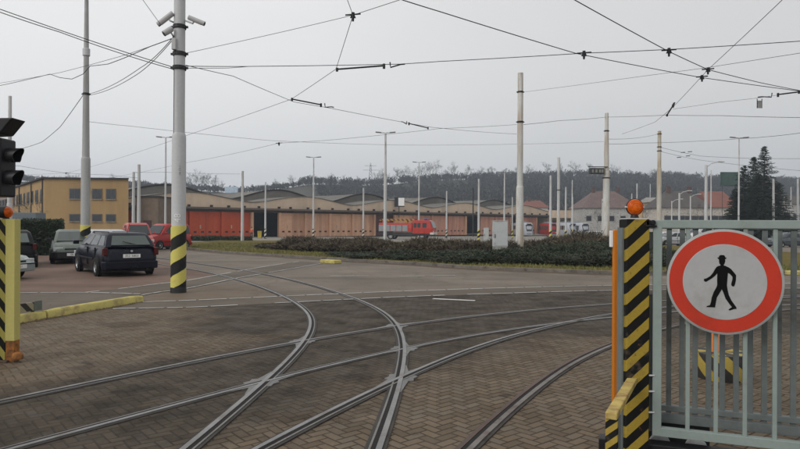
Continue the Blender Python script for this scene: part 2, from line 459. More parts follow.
# drainage-type kerb stones set flush along the footways
def flush(name, pts, w, z, m, dash=None):
    mb = MB()
    P = [Vector(p).to_3d() for p in pts]
    if not dash: mb.ribbon(pts, w, z-.004, z)
    else:
        L = resample(pts, .06); on, off, jit = dash; i = 0
        while i < len(L)-2:
            n = max(2, int((on*random.uniform(1-jit, 1+jit))/.06))
            if random.random() > .05: mb.ribbon(L[i:i+n+1], w*random.uniform(.75, 1.1), z-.004, z)
            i += n + max(1, int(off/.06*random.uniform(.6, 1.6)))
    return structure(mb.build(name, m))
def resample(pts, step, smooth=0):
    pts = [Vector(p[:2]) for p in pts]
    # Catmull-Rom through the points, then even steps
    dense = []
    n = len(pts)
    for i in range(n-1):
        p0 = pts[i-1] if i else pts[0]*2-pts[1]; p1 = pts[i]; p2 = pts[i+1]; p3 = pts[i+2] if i+2 < n else pts[-1]*2-pts[-2]
        for k in range(24):
            t = k/24
            dense.append(.5*((2*p1)+(-p0+p2)*t+(2*p0-5*p1+4*p2-p3)*t*t+(-p0+3*p1-3*p2+p3)*t**3))
    dense.append(pts[-1])
    out = [dense[0]]; acc = 0
    for a, b in zip(dense, dense[1:]):
        d = (b-a).length
        while acc + d >= step:
            a = a + (b-a)*((step-acc)/d); out.append(a); d = (b-a).length; acc = 0
        acc += d
    if smooth:
        for _ in range(smooth):
            out = [out[0]] + [out[i]*.5 + (out[i-1]+out[i+1])*.25 for i in range(1, len(out)-1)] + [out[-1]]
    return [tuple(p) for p in out]
M_line = ground_mat('worn_line', (.42,.41,.39), (.52,.51,.49), (.24,.23,.21), 3, .8, .3)
M_paint = ground_mat('road_paint', (.62,.61,.58), (.7,.69,.66), (.42,.41,.38), 4, .7, .2)
for pts in (M2+ext2, M1+ext1, LA, LB, gl([(-60,293.6),(18,293.2),(60,293),(84,293),(120,293.7),(142,294.6)])):
    flush('edge_stones', pts, .085, .017, M_line, (.5, .07, .4))
a, b = G(433,299.3), G(475,301.2)
flush('road_marking', [tuple(a[:2]), tuple(b[:2])], .12, .016, M_paint)
a, b = G(330,276.5), G(384,276)
flush('road_marking', [tuple(a[:2]), tuple(b[:2])], .10, .016, M_line, (1.2, .5, .3))
a, b = G(400,277.0), G(470,275.5)
flush('road_marking', [tuple(a[:2]), tuple(b[:2])], .10, .016, M_line, (.8, .5, .3))

# ------------------------------------------------------------------ tram tracks
def offset(pts, d):
    out = []
    for i in range(len(pts)):
        a = Vector(pts[max(i-1,0)]); b = Vector(pts[min(i+1,len(pts)-1)]); t = (b-a).normalized()
        out.append((pts[i][0]+t.y*d, pts[i][1]-t.x*d))
    return out
def railpts(px): return gl(px)
A_out = resample([(-1.1,-3),(-.65,0.5),(-.31,3)] + gl([(380,449),(402,380),(406,345),(399,325.5),(381,310),(340,293.4),(290,279.6),(240,269.8),(195,263.3)]) + [(-16,36)], .15, 90)
B_out = resample([(-8.6,-1),(-6.1,2.6)] + gl([(0,402.5),(80,386),(159,368.5),(240,353.5),(304,341),(395,326.5),(460,318),(533,310.5),(614,304.3)]) + [(7.5,14.6),(13,15.9),(22,17)], .15, 90)
C_out = resample([(-2.6,.5),(-1.75,3)] + gl([(258,449),(399,379),(489,342.5),(577,320.6),(614,313.8)]) + [(6.2,13.3),(9.5,14.9),(16,16.6)], .15, 90)
M_rail = mat('rail_steel', (.24,.235,.23), .45, .2, 3, .55, dirt=(.17,.15,.13), dirt_amt=.3)
M_rust = mat('rusty_rail', (.10,.06,.045), .5, .3, 3, .35, dirt=(.075,.045,.03), dirt_amt=.6)
M_head2 = mat('dull_rail_head', (.17,.155,.14), .55, .2, 4, .3, dirt=(.10,.075,.06), dirt_amt=.4)
M_groove = mat('rail_groove', (.016,.014,.013), .9, .3, 5)
M_bed = mat('rail_edge_concrete', (.05,.045,.04), .8, .3, 3, dirt=(.028,.025,.022), bump=.3)
M_lip = mat('worn_lip', (.17,.16,.15), .5, .25, 5, .3)
M_lip = mat('worn_lip', (.075,.068,.062), .55, .25, 5, .3)
M_plate = mat('cast_crossing_steel', (.17,.168,.162), .5, .22, 6, .35, dirt=(.13,.12,.11), dirt_amt=.4, bump=.2)
gauge = 1.45
def rail(name, pts, inner, m, dz=0, hw=.046):
    """inner = +1 when the groove lies on the right of the rail head"""
    b = MB(); b.ribbon(pts, .165, .0, .012+dz, inner*.03); o = structure(b.build(name, M_bed))
    h = MB(); h.ribbon(pts, hw, 0, .022+dz); structure(h.build('rail_head', m, o))
    g = MB(); g.ribbon(pts, .036, 0, .0186+dz*.2, inner*.042); structure(g.build('groove', M_groove, o))
    l = MB(); l.ribbon(pts, .018 if m is M_rail else .04, 0, .018+dz, inner*(.072 if m is M_rail else .085)); structure(l.build('guard_lip', M_lip if m is M_rail else M_rust, o))
rail('tram_rail', A_out, -1, M_rail, .002); rail('tram_rail', offset(A_out, -gauge), 1, M_rail, .002)
rail('tram_rail', B_out, 1, M_rail, 0, .042); rail('tram_rail', offset(B_out, gauge), -1, M_rail, 0, .042)
rail('tram_rail', C_out, 1, M_rail, .004, .042); rail('tram_rail', offset(C_out, gauge), -1, M_head2, .004)
# cast plates where rails cross
def nearest(P, Q):
    best = min(((Vector(p)-Vector(q)).length, i, j) for i, p in enumerate(P) for j, q in enumerate(Q)); return best
A_in = offset(A_out, -gauge); B_in = offset(B_out, gauge); C_in = offset(C_out, gauge)
def frog(P, Q, L, hole=False):
    d, i, j = nearest(P, Q); c = (Vector(P[i])+Vector(Q[j]))/2
    zc = .0162
    for X, k in ((P, i), (Q, j)):
        t = (Vector(X[min(k+1, len(X)-1)])-Vector(X[k-1])).normalized(); n = Vector((t.y, -t.x))
        zc += .0007
        poly = []
        for s, w in ((-L, .03), (-L*.5, .065), (-.15, .085), (-.13, .14), (.13, .14), (.15, .085), (L*.5, .065), (L, .03)):
            poly.append(c+t*s+n*w)
        for s, w in ((L, .03), (L*.5, .065), (.15, .085), (.13, .14), (-.13, .14), (-.15, .085), (-L*.5, .065), (-L, .03)):
            poly.append(c+t*s-n*w)
        mb = MB(); mb.prism([(p.x, p.y) for p in poly], .0, zc, 'XY')
        structure(mb.build('crossing_plate', M_plate))
for X in (A_in, A_out):
    frog(X, B_out, .42); frog(X, B_in, .48)
frog(A_out, C_out, .6)
# ------------------------------------------------------------------ kerb and planted island
K = [(-21.5,75),(-20.5,60),(-17.6,50),(-15.5,45.2),(-9.6,36.6)] + gl([(340,260.5),(410,264.5),(480,269.2),(550,272),(613,274.2)]) + [(10.5,21.9),(14,22.2),(26,23)]
Kr = resample(K, .5)
structure(MB().ribbon(Kr, .16, -.02, .12).build('kerb', mat('kerb_stone', (.16,.14,.12), .85, .25, 1.5, bump=.4, dirt=(.08,.068,.056)), bevel=.01))
structure(MB().ribbon(offset(Kr, .35), .5, -.02, .008).build('gutter', M_sand))
back = [(26,60),(12,67),(-3,72),(-12,75)]
Ki = offset(Kr, -.08)
sheet('lawn', Ki + back, M_grass, .115)
# ------------------------------------------------------------------ sliding gate on the right
PHI = R(-20)
gx, gy = 1.745, 4.29
GO = Vector((gx, gy, 0)); TD = Vector((math.cos(PHI), math.sin(PHI), 0)); ND = Vector((-math.sin(PHI), math.cos(PHI), 0))  # ND points away
def gate_s(px, py=300, off=0.0):
    """distance along the gate leaf where column px meets it, and the height"""
    d = ray(px, py); n = ND; o = GO + ND*off
    t = (o - Vector((0, 0, CAMZ))).dot(n) / d.dot(n)
    p = Vector((0, 0, CAMZ)) + d*t
    return (p-o).dot(TD), p.z
M_gate = mat('pale_green_gate_paint', (.24,.285,.265), .5, .07, 3, dirt=(.19,.2,.175), dirt_amt=.15, dirt_scale=4)
M_gate2 = mat('grey_green_gate_paint', (.15,.172,.168), .6, .12, 3, dirt=(.10,.10,.09), dirt_amt=.3)
gate = thing('sliding_gate', 'pale green barred metal gate carrying the round pedestrian sign', 'gate', GO, PHI)
GL = 3.0
ztop = gate_s(654, 220.0)[1]; zb0 = gate_s(660, 437.5)[1]; zb1 = gate_s(799, 449)[1]
zbot = (zb0+zb1)/2
top_h = .055
b = MB()
b.box((GL/2, 0, ztop-top_h/2), (GL, .05, top_h)); b.box((GL/2, 0, zbot+.03), (GL, .05, .06))
b.box((.029, 0, (ztop+zbot)/2), (.058, .052, ztop-zbot-.004)); b.box((GL-.03, 0, (ztop+zbot)/2), (.058, .052, ztop-zbot-.004))
b.build('frame', M_gate, gate, bevel=.004)
s0 = gate_s(688)[0]; stp = (gate_s(775)[0]-s0)/3
i = 0
while s0+stp*i < GL-.1:
    s = s0+stp*i
    MB().box((s, 0, (ztop+zbot)/2), (.026, .026, ztop-zbot-.1)).build('bar', M_gate, gate, bevel=.003); i += 1
# second, darker leaf standing right behind
g2 = thing('rear_gate_leaf', 'grey green barred leaf standing right behind the pale gate', 'gate', GO+ND*.24+TD*-.12, PHI)
off = .24
s_a = gate_s(669, 300, off)[0]+.12; s_b = gate_s(722.5, 300, off)[0]+.12; st2 = (s_b-s_a)/4
zr1 = gate_s(700, 408, off)[1]; zr0 = gate_s(700, 420, off)[1]; zt2 = gate_s(700, 222, off)[1]
b = MB(); b.box((1.6, 0, zr1-.02), (3.2, .05, .04)); b.box((1.6, 0, zr0-.01), (3.2, .04, .065)); b.box((1.6, 0, zt2-.025), (3.2, .05, .05))
b.box((.03, 0, (zt2+zr0)/2), (.05, .05, zt2-zr0)); b.build('frame', M_gate2, g2, bevel=.004)
i = 0
while s_a+st2*i < 3.1:
    MB().box((s_a+st2*i, 0, (zt2+zr0)/2), (.034, .02, zt2-zr0-.06)).build('bar', M_gate2, g2, bevel=.002); i += 1
# carriage under the gates
cr = thing('gate_carriage', 'dark roller carriage low behind the gate bars', 'gate machinery', GO+ND*.34, PHI)
MB().box((.18, 0, .2), (.42, .16, .22)).build('housing', M_dark, cr, bevel=.01)
b = MB(); b.box((1.35, -.28, .095), (3.4, .12, .19)); b.build('dark_base_slab', M_black, cr, bevel=.006)  # dark slab added to fill the black, shadowed gap below the gate
b = MB()
for s in (.06, .3): b.lathe([(.02,-.03),(.075,-.03),(.075,-.01),(.055,0),(.075,.01),(.075,.03),(.02,.03)], 20, (s, -.1, .12), 'Y')
b.build('roller', M_steel, cr, smooth=35)

# round pedestrian sign
sc, sz = gate_s(724, 282, -.05)
SR = .35 * (118/2) / ((gate_s(783, 282, -.05)[0]-gate_s(665, 282, -.05)[0])/2 * 0 + 59)
hw = (gate_s(783, 282, -.05)[0]-gate_s(665, 282, -.05)[0])/2
SR = hw
sign = thing('traffic_sign', 'round white sign with red ring and black walking man', 'road sign', GO+ND*-.05+TD*sc+Vector((0,0,sz)), PHI)
M_signgrey = mat('sign_rim_grey', (.34,.35,.34), .5, .08, 5, dirt=(.28,.27,.25), dirt_amt=.3)
M_signred = mat('sign_red', (.47,.034,.014), .55, .06, 6, dirt=(.36,.03,.014), dirt_amt=.25)
M_signwhite = mat('sign_white', (.375,.375,.375), .45, .05, 3, dirt=(.31,.31,.30), dirt_amt=.4, dirt_scale=3)
M_signblack = mat('sign_black', (.005,.005,.005), .7, .1, 6, spec=.1)
def disc(r, y0, y1, n=96): return MB().lathe([(r-.002, y0), (r, y0+.001), (r, y1)], n, (0,0,0), 'Y')
b = MB().lathe([(SR-.004, -.004), (SR, -.001), (SR, .018), (SR-.015, .018), (SR-.015, .003)], 96, (0,0,0), 'Y'); b.build('rim', M_signgrey, sign, smooth=40)
disc(SR*.955, -.0055, -.003).build('red_ring', M_signred, sign)
disc(SR*.715, -.0070, -.0045).build('white_face', M_signwhite, sign)
def sp(x, y): return ((x-232.6)/312*SR*1.0, (222-y)/277.6*SR*1.0)
mb = MB()
def sil(pts, y1=-.0088): mb.prism([sp(*p) for p in pts], y1, -.006, 'XZ')
sil([(205,85),(214,80),(232,81),(237,88),(238,97),(203,97)])
sil([(195,95),(199,93),(243,93),(244,98),(236,102),(203,103)], -.0090)
sil([(204,100),(236,100),(238,112),(234,126),(226,134),(214,133),(206,124)], -.0086)
sil([(213,128),(229,128),(232,140),(211,140)], -.0092)
sil([(192,143),(205,137),(238,136),(250,142),(252,175),(249,215),(247,243),(196,243),(195,215),(196,180)], -.0088)
sil([(193,142),(205,140),(206,165),(185,190),(168,204),(138,223),(129,223),(124,215),(126,208),(136,206),(158,193),(172,176),(184,155)], -.0087)
sil([(240,138),(254,143),(268,152),(282,168),(295,184),(294,210),(289,234),(284,243),(275,243),(270,237),(270,228),(276,205),(276,193),(262,178),(248,172)], -.0087)
sil([(196,238),(226,240),(222,258),(206,285),(194,305),(190,325),(185,357),(138,357),(142,351),(157,347),(163,330),(167,305),(178,275),(192,250)], -.0088)
sil([(214,240),(247,238),(251,262),(258,290),(272,318),(296,350),(299,359),(283,362),(262,370),(256,366),(262,360),(274,352),(262,338),(240,308),(230,280),(218,255)], -.0086)
mb.build('pedestrian_symbol', M_signblack, sign)
b = MB()
for x in (-.1, .1): b.box((x, .022, -.0), (.03, .02, .5))
b.build('bracket', M_steel, sign)

# ------------------------------------------------------------------ hazard gatepost and its neighbours
M_hazP = hazard('hazard_post', (.34,.24,.035), (.006,.006,.006), .152, slope=(-.92,.2,1), wear=.75)
PX0, PX1, PY = 622.3, 645.2, 4.25
pc = at(633.7, 300, PY+.08); pw = (PX1-PX0)/F*PY
post = thing('gate_post', 'square yellow and black striped post beside the gate', 'post', (pc.x, PY+pw/2, 0))
zt = zat(633, 219, PY)
MB().box((0, 0, zt/2), (pw, pw, zt)).build('column', M_hazP, post, bevel=.006)
MB().box((0, 0, zt+.002), (pw-.01, pw-.01, .008)).build('cap', M_steel, post, bevel=.003)
MB().box((0, 0, .006), (pw+.1, pw+.1, .012)).build('foot_plate', M_dark, post, bevel=.003)
MB().box((-pw/2-.008, .02, zt/2-.03), (.013, pw*.6, zt-.06)).build('edge_strip', M_gate2, post)
lamp = thing('warning_lamp', 'round amber warning lamp on top of the striped gatepost', 'lamp', (pc.x-.005, PY+pw/2-.02, zt+.008))
lr = 8.1/F*PY
MB().cyl((0,0,0), (0,0,.025), .03, .022, 14).build('lamp_foot', M_black, lamp, smooth=40)
MB().lathe([(lr*.3,-.034),(lr*.8,-.026),(lr*.97,-.014),(lr,-.004),(lr,.004),(lr*.97,.014),(lr*.8,.026),(lr*.3,.034)], 32, (0,0,.02+lr), 'Y').build('lens', M_orange_lens, lamp, smooth=60)
MB().lathe([(lr*.98,-.007),(lr*1.07,-.006),(lr*1.07,.006),(lr*.98,.007)], 32, (0,0,.02+lr), 'Y').build('lens_ring', M_black, lamp, smooth=30)
for q_, (ra, ya) in enumerate(((.52,-.0315),(.74,-.0285),(.9,-.0225))):
    MB().lathe([(lr*(ra-.03),ya),(lr*ra,ya-.0025),(lr*(ra+.03),ya+.002)], 32, (0,0,.02+lr), 'Y', cap=False).build('lens_ridge', M_orange_lens, lamp, smooth=60)
for s_ in (-1, 1): MB().cyl((s_*lr*1.08,-.012,.02+lr), (s_*lr*1.08,.012,.02+lr), .006, n=8).build('screw', M_steel, lamp)

hg = thing('gate_lock_gear', 'black latch and locking rod between striped post and gate', 'gate machinery', at(647, 300, PY+.02).xy.to_3d())
b = MB(); b.box((-.004, 0, .9), (.018, .03, 1.62)); b.build('rod', M_black, hg, bevel=.003)
b = MB(); z = zat(650, 224, PY); b.box((.015, 0, z), (.06, .04, .05)); b.cyl((.03,-.03,z+.01), (.03,.03,z+.01), .018, n=12); b.cyl((-.02,-.02,z-.015),(.055,-.02,z-.015),.008); b.build('latch', M_black, hg, bevel=.003)
for py in (376, 392, 413):
    z = zat(650, py, PY); b = MB(); b.box((.022, 0, z), (.05, .02, .008)); b.cyl((.0,-.01,z), (.05,-.01,z), .005); b.build('bolt', M_steel, hg)
MB().box((.035, .03, zat(650,240,PY)), (.05, .01, .11)).build('strike_plate', M_gate2, hg, bevel=.003)
MB().box((.052, .05, .75), (.035, .02, .95)).build('guide_channel', M_gate2, hg, bevel=.003)

# low barrier arm in front of the post
M_hazB = hazard('hazard_barrier', (.38,.27,.05), (.008,.008,.008), .078, slope=(-.85,0,1), wear=.6)
M_worn = mat('worn_yellow_paint', (.46,.35,.11), .7, .2, 8, bump=.4, dirt=(.26,.15,.07), dirt_amt=.4, dirt_scale=9)
fa = at(632, 378, PY); nb = G(611.5, 412, fa.z-.0); zb = fa.z
dirb = (Vector((fa.x, fa.y, 0)) - Vector((nb.x, nb.y, 0))); Lb = dirb.length; rzb = math.atan2(dirb.y, dirb.x) - math.pi/2
bar = thing('guard_barrier', 'low worn yellow guard arm bent down in front of the gatepost', 'barrier', (nb.x, nb.y, 0), rzb)
MB().box((0, Lb/2, zb-.02), (.064, Lb+.03, .04)).build('arm', M_worn, bar, bevel=.006)
MB().box((0, .014, (zb-.04)/2), (.066, .03, zb-.04)).build('striped_leg', M_hazB, bar, bevel=.003)
MB().box((.028, .075, (zb-.04)/2), (.012, .09, zb-.05)).build('side_plate', M_gate2, bar)

# orange marker post
op = at(616.3, 300, 4.95)
om = thing('marker_post', 'thin orange marker post just left of the striped gatepost', 'post', (op.x, 4.95, 0))
zo = zat(616, 230, 4.95)
M_orange = mat('orange_paint', (.56,.175,.012), .5, .1, 3, dirt=(.36,.12,.02), dirt_amt=.3, streak=True)
MB().box((0, 0, zo/2), (.052, .052, zo)).build('column', M_orange, om, bevel=.004)
MB().box((-.036, .02, zo-.07), (.014, .05, .13)).build('white_plate', M_white, om)

# round concrete footing with two orange rods, behind the gate
cb = G(721.5, 383); cb = Vector((cb.x*(cb.y+.24)/cb.y, cb.y+.24, 0))
tub = thing('bollard_tub', 'round concrete tub with hazard stripes behind the gate bars', 'bollard', cb)
rr = 24.5/F*cb.y
M_hazT = hazard('hazard_tub', (.36,.27,.06), (.03,.028,.026), .3, helix=5.0, wear=.6)
MB().lathe([(rr*.97,0),(rr,.02),(rr,.27),(rr*.97,.29)], 36).build('tub_wall', M_hazT, tub, smooth=40)
MB().lathe([(rr*.965,.27),(rr*.985,.292),(rr*.93,.292),(rr*.92,.16),(.01,.16)], 36).build('rim', mat('dull_concrete', (.12,.115,.10), .9), tub, smooth=30)
for x in (-.105, -.028):
    MB().cyl((x, 0, .18), (x, 0, 1.35), .022, n=10).build('orange_rod', mat('pale_orange', (.62,.21,.07), .5, .12, 5), tub, smooth=40)

# ------------------------------------------------------------------ left side: striped post with signal
M_yel = mat('yellow_post_paint', (.52,.46,.15), .6, .08, 3, bump=.1, dirt=(.40,.34,.12), dirt_amt=.3, streak=True)
M_hazL = hazard('hazard_left_post', (.38,.33,.08), (.008,.008,.008), .235, slope=(1.35,0,1), wear=.3)
LY = 7.55
xr = (14.8-400)/F*LY; xm = (5.4-400)/F*LY
lp = thing('striped_post', 'yellow boxed post with rusty foot at the left edge', 'post', (xm, LY, 0))
zt = zat(10, 219, LY)
MB().box(((xr-xm)/2, .06, (zt+.26)/2), (xr-xm, .12, zt-.26)).build('yellow_panel', M_yel, lp, bevel=.006)
MB().box((-.13, .065, zt/2), (.255, .115, zt)).build('striped_panel', M_hazL, lp, bevel=.004)
M_rustfoot = mat('rusted_orange_foot', (.36,.14,.03), .85, .3, 8, bump=.6, dirt=(.12,.06,.03), dirt_amt=.6, dirt_scale=9)
MB().box(((xr-xm)/2, .06, .13), (xr-xm-.005, .11, .26)).build('rusty_foot', M_rustfoot, lp, bevel=.01)
MB().box((-.12, .05, .015), (.34, .2, .03)).build('base_plate', mat('rust_brown', (.09,.06,.045), .9, .3, 6, bump=.5), lp, bevel=.01)
b = MB(); b.lathe([(.01,.1),(.055,.085),(.065,.05),(.06,.01),(.02,0)], 12, (xr-xm+.04, .0, .03)); b.build('foot_bolt', M_rustfoot, lp, smooth=60)
l2 = thing('warning_lamp', 'dark housed amber lamp on the left striped post', 'lamp', (xm-.03, LY+.06, zt))
MB().cyl((0,0,0), (0,0,.03), .04, .03, 14).build('lamp_foot', M_black, l2, smooth=40)
MB().lathe([(.045,-.09),(.07,-.085),(.075,-.03),(.072,.02)], 24, (-.005,0,.085), 'X').build('housing', M_black, l2, smooth=40)
MB().lathe([(.068,.02),(.068,.04),(.05,.062),(.02,.072)], 24, (-.005,0,.085), 'X').build('lens', M_orange_lens, l2, smooth=60)

TY = 7.3
tl = thing('traffic_light', 'black traffic signal with hooded lamps seen from the side', 'traffic light', (at(-7, 170, TY).x, TY, 0))
x0 = 0.0
def tz(py): return zat(5, py, TY)
b = MB(); b.cyl((-.28,.05,0), (-.28,.05,tz(105)), .05, n=16); b.build('mast', M_steel, tl, smooth=40)
bx = (11-(-7))/F*TY
MB().box((bx/2-.06, 0, (tz(139)+tz(197))/2), (bx+.06, .30, tz(139)-tz(197))).build('signal_box', M_black, tl, bevel=.02)
MB().box((-.16, .04, tz(160)), (.26, .05, .05)).build('bracket', M_black, tl)
def hood(pyt, pyb, xlen, wide=.105):
    zc = (tz(pyt)+tz(pyb))/2; r = (tz(pyt)-tz(pyb))/2
    vs = []; fs = []; n = 20
    for k, (X, cut) in enumerate(((bx-.03, 0), (bx-.03+xlen, 0))):
        pass
    rings = []
    prof = [(r*1.02, 0), (r*1.0, 1)]
    for i in range(n+1):
        a = R(-50) + (R(280))*i/n
        ln = xlen*(.62+.38*max(0, math.sin(a))) 
        for rr_, X in ((r, 0), (r, ln), (r*.92, ln), (r*.92, 0)):
            vs.append((bx-.035+X, math.cos(a)*rr_, zc+math.sin(a)*rr_))
    for i in range(n):
        for k in range(4):
            fs.append((i*4+k, i*4+(k+1) % 4, (i+1)*4+(k+1) % 4, (i+1)*4+k))
    m = MB(); m.add(vs, fs); h = m.build('hood', M_black, tl, smooth=40)
    MB().lathe([(r*.85, 0), (r*.6, .02), (.01, .03)], 20, (bx-.03, 0, zc), 'X').build('lens', mat('unlit_lens', (.03,.02,.012), .2, .2, 8), h, smooth=60)
hood(148, 163.5, .17); hood(170, 186.5, .17)
b = MB(); zc = tz(127); b.prism([(-.18, tz(120)), (bx+.10, tz(119.3)), (bx-.05, tz(135)), (-.18, tz(137))], -.13, .13, 'XZ'); b.build('top_signal', M_black, tl, bevel=.015)
b = MB(); b.tube([(-.06,0,tz(119)), (-.06,-.02,tz(110)), (-.09,0,tz(104)), (-.28,.05,tz(104.5))], .012, 8); b.box((-.05, 0, tz(105.5)), (.12,.06,.03)); b.build('mount', M_black, tl)

# yellow kerb beam with hazard board
M_ykerb = mat('yellow_kerb_paint', (.50,.43,.14), .8, .12, 4, bump=.5, dirt=(.32,.255,.11), dirt_amt=.4, dirt_scale=5)
A0 = G(14, 324.5); A1 = G(47.5, 318.5); A2 = G(143.5, 301.8)
dA = (A1-A0).normalized(); A00 = A0 - dA*1.4
def kerb_beam(p, q, h, label):
    d = q-p; o = MB()
    rz = math.atan2(d.y, d.x); n = max(3, int(d.length/.25)); rings = []
    for i in range(n+1):
        x = d.length*i/n; j = random.uniform(-.006, .006)
        k = .9 if i in (0, n) else 1
        rings.append([(x, -.0+j, 0), (x, 0.012+j, h*.8*k), (x, .035, h*k), (x, .13, h*k), (x, .155+j, h*.8*k), (x, .165+j, 0)])
    o.loft(rings); ob = o.build('kerb_beam', M_ykerb, None, smooth=50, loc=p, rz=rz)
    tag(ob, label, 'kerb beam', 'yellow painted kerb beams')
kerb_beam(A00, A1-dA*.02, .14, 'shorter yellow kerb beam beside the low hazard board')
kerb_beam(A1+dA*.02, A2, .145, 'long yellow kerb beam ending near the parked navy estate car')
d = (A1-A0).normalized(); rz = math.atan2(d.y, d.x); nrm = Vector((-d.y, d.x, 0))
hb = thing('hazard_board', 'low striped board standing behind the yellow kerb', 'barrier', A1 - d*1.3 + nrm*.12, rz)
M_hazH = hazard('hazard_board_stripes', (.32,.29,.2), (.03,.028,.025), .26, slope=(1,0,1), wear=.7)
Lh = 1.22
MB().box((Lh/2-.1, .06, .225), (Lh+.2, .03, .15), 0).build('board', M_hazH, hb, bevel=.004)
for x in (.1, Lh-.04): MB().box((x, .085, .11), (.05, .03, .22)).build('leg', M_dark, hb)
MB().box((Lh+.03, .04, .23), (.16, .02, .17)).build('end_plate', mat('mossy_grey', (.13,.15,.13), .8, .2, 6), hb)
# painted kerb stones across the road
for p, q, lab in ((G(323.5,262.6), G(338,263.6), 'yellow painted kerb stone at the tip of the lawn'), (Vector((13.6,21.75,0)), Vector((16.2,22.0,0)), 'yellow painted kerb stone seen through the gate')):
    d = q-p; o = MB().box((d.length/2, 0, .07), (d.length, .42, .15)).build('kerb_stone', M_ykerb, None, bevel=.03, loc=p, rz=math.atan2(d.y, d.x)); tag(o, lab, 'kerb stone')

# ------------------------------------------------------------------ poles
def pole(label, px, pytop, Y, r0, r1, material=None, step=None, haz=None, cap=True, group=None, name='pole', cat='pole', hazm=None, hz=1.55, rings=(), foot=True, n=20, upper=None):
    material = material or M_steel_far
    g = gp(px, Y); H = zat(px, pytop, Y) - g.z
    t = thing(name, label, cat, g, 0, group)
    if step:
        hs_ = zat(px, step, Y) - g.z
        rm = r0*.93
        MB().lathe([(r0, 0), (rm, hs_-.12), (rm*.97, hs_-.06), (rm*.84, hs_)], n).build('lower_shaft', material, t, smooth=30)
        MB().lathe([(rm*.82, hs_-.01), (r1, H)], n).build('upper_shaft', upper or material, t, smooth=30)
    else:
        MB().lathe([(r0, 0), (r1, H)], n).build('shaft', material, t, smooth=30)
    if haz:
        MB().lathe([(r0+.004, .12), (r0+.006, .121), (r0+.005, hz), (r0+.002, hz+.002)], n).build('hazard_band', hazm or M_hazS, t, smooth=30)
    if foot: MB().lathe([(r0*1.07, 0), (r0*1.06, .13), (r0*1.0, .14)], n).build('foot', M_dark if haz else M_conc, t, smooth=30)
    for py in rings:
        z = zat(px, py, Y)-g.z; rr = r1+(r0-r1)*max(0, 1-z/H)+.012
        rr = (r0*.93 if step and py > step else rr) 
        m_ = MB().lathe([(rr, z-.05), (rr+.006, z-.035), (rr+.006, z+.035), (rr, z+.05)], n); m_.box((rr+.02, 0, z), (.07, .04, .05)); m_.box((-rr-.02, 0, z), (.07, .04, .05)); m_.build('clamp', M_dark, t)
    t['H'] = H
    return t, g, H

# big pole with cameras
t1, g1, H1 = pole('tall steel pole with black and yellow wrap and surveillance cameras', 178.3, -22, 15.3, .178, .135, M_steel, step=133, haz=True, hz=zat(178,226,15.3), rings=(27,54,68))
P1 = Vector((g1.x, g1.y, 0))
def on_pole_text(txt, size, zc, ang0, R_, parent, name, m, rot90=True, thick=.002):
    cu = bpy.data.curves.new(name, 'FONT'); cu.body = txt; cu.size = size; cu.extrude = .0; cu.align_x = 'CENTER'; cu.align_y = 'CENTER'; cu.space_character = 1.05
    tmp = bpy.data.objects.new('tmp', cu); COL.objects.link(tmp)
    dg = bpy.context.evaluated_depsgraph_get(); me = bpy.data.meshes.new_from_object(tmp.evaluated_get(dg))
    bpy.data.objects.remove(tmp)
    import bmesh as _b
    bm = _b.new(); bm.from_mesh(me); _b.ops.triangulate(bm, faces=bm.faces[:]); _b.ops.subdivide_edges(bm, edges=[e for e in bm.edges if e.calc_length() > size*.2], cuts=2)
    for v in bm.verts:
        x, y = v.co.x, v.co.y
        if rot90: x, y = -y, x
        if R_: 
            a = ang0 + x/R_; v.co = Vector((math.sin(a)*(R_+thick), -math.cos(a)*(R_+thick), zc+y))
        else: v.co = Vector((x, -thick, zc+y))
    bm.to_mesh(me); bm.free(); me.materials.append(m)
    o = bpy.data.objects.new(name, me); COL.objects.link(o)
    if parent: o.parent = parent
    return o
on_pole_text('48', .21, zat(178,218,15.3), R(12), .178, t1, 'number_marking', M_white)
on_pole_text('14-13-1', .075, zat(178,171,15.3), R(28), .172, t1, 'stencil', mat('stencil_grey', (.14,.14,.145), .7))

def seccam(loc, yaw, pitch, L, r, label, towards):
    c = thing('security_camera', label, 'camera', loc)
    q = Matrix.Rotation(yaw, 3, 'Z') @ Matrix.Rotation(pitch, 3, 'Y')
    def T(v): return q @ Vector(v)
    m_ = MB(); m_.cyl(T((-L/2,0,0)), T((L/2,0,0)), r, n=18); m_.build('housing', mat('camera_grey', (.42,.42,.42), .45, .06, 5), c, smooth=40)
    m_ = MB(); m_.cyl(T((-L/2-.02,0,r*.25)), T((L/2+.07,0,r*.25)), r*1.12, n=18); m_.build('sunshield', mat('camera_grey', (.42,.42,.42)), c, smooth=40)
    m_ = MB(); m_.cyl(T((L/2+.02,0,0)), T((L/2+.075,0,0)), r*.9, n=18); m_.build('lens', M_black, c, smooth=40)
    m_ = MB(); m_.tube([T((-L*.1,0,-r)), T((-L*.1,0,-r*1.8)), Vector(towards)-Vector(loc)], .022, 8); m_.build('arm', M_steel, c, smooth=40)
YC = 15.2
c1 = at(166.5, 18.5, YC); seccam(c1, R(180), R(38), .38, .055, 'long bullet camera tilted down left, highest on the tall pole', P1 + Vector((-.14, 0, at(178,21,YC).z)))
c2 = at(169.0, 31, YC-.1); seccam(c2, R(215), R(40), .16, .06, 'short stubby camera under the long one on the tall pole', P1 + Vector((-.14, 0, at(178,36,YC).z)))
c3 = at(195.5, 20.5, YC); seccam(c3, R(0), R(22), .33, .05, 'bullet camera on the right side of the tall pole', P1 + Vector((.13, 0, at(181,19,YC).z)))
jb = at(174.3, 44, YC-.05); o = MB().box((0,0,0), (.10,.12,.28)).build('junction_box', M_steel, None, bevel=.01, loc=jb); tag(o, 'small grey box under the cameras on the tall pole', 'junction box')
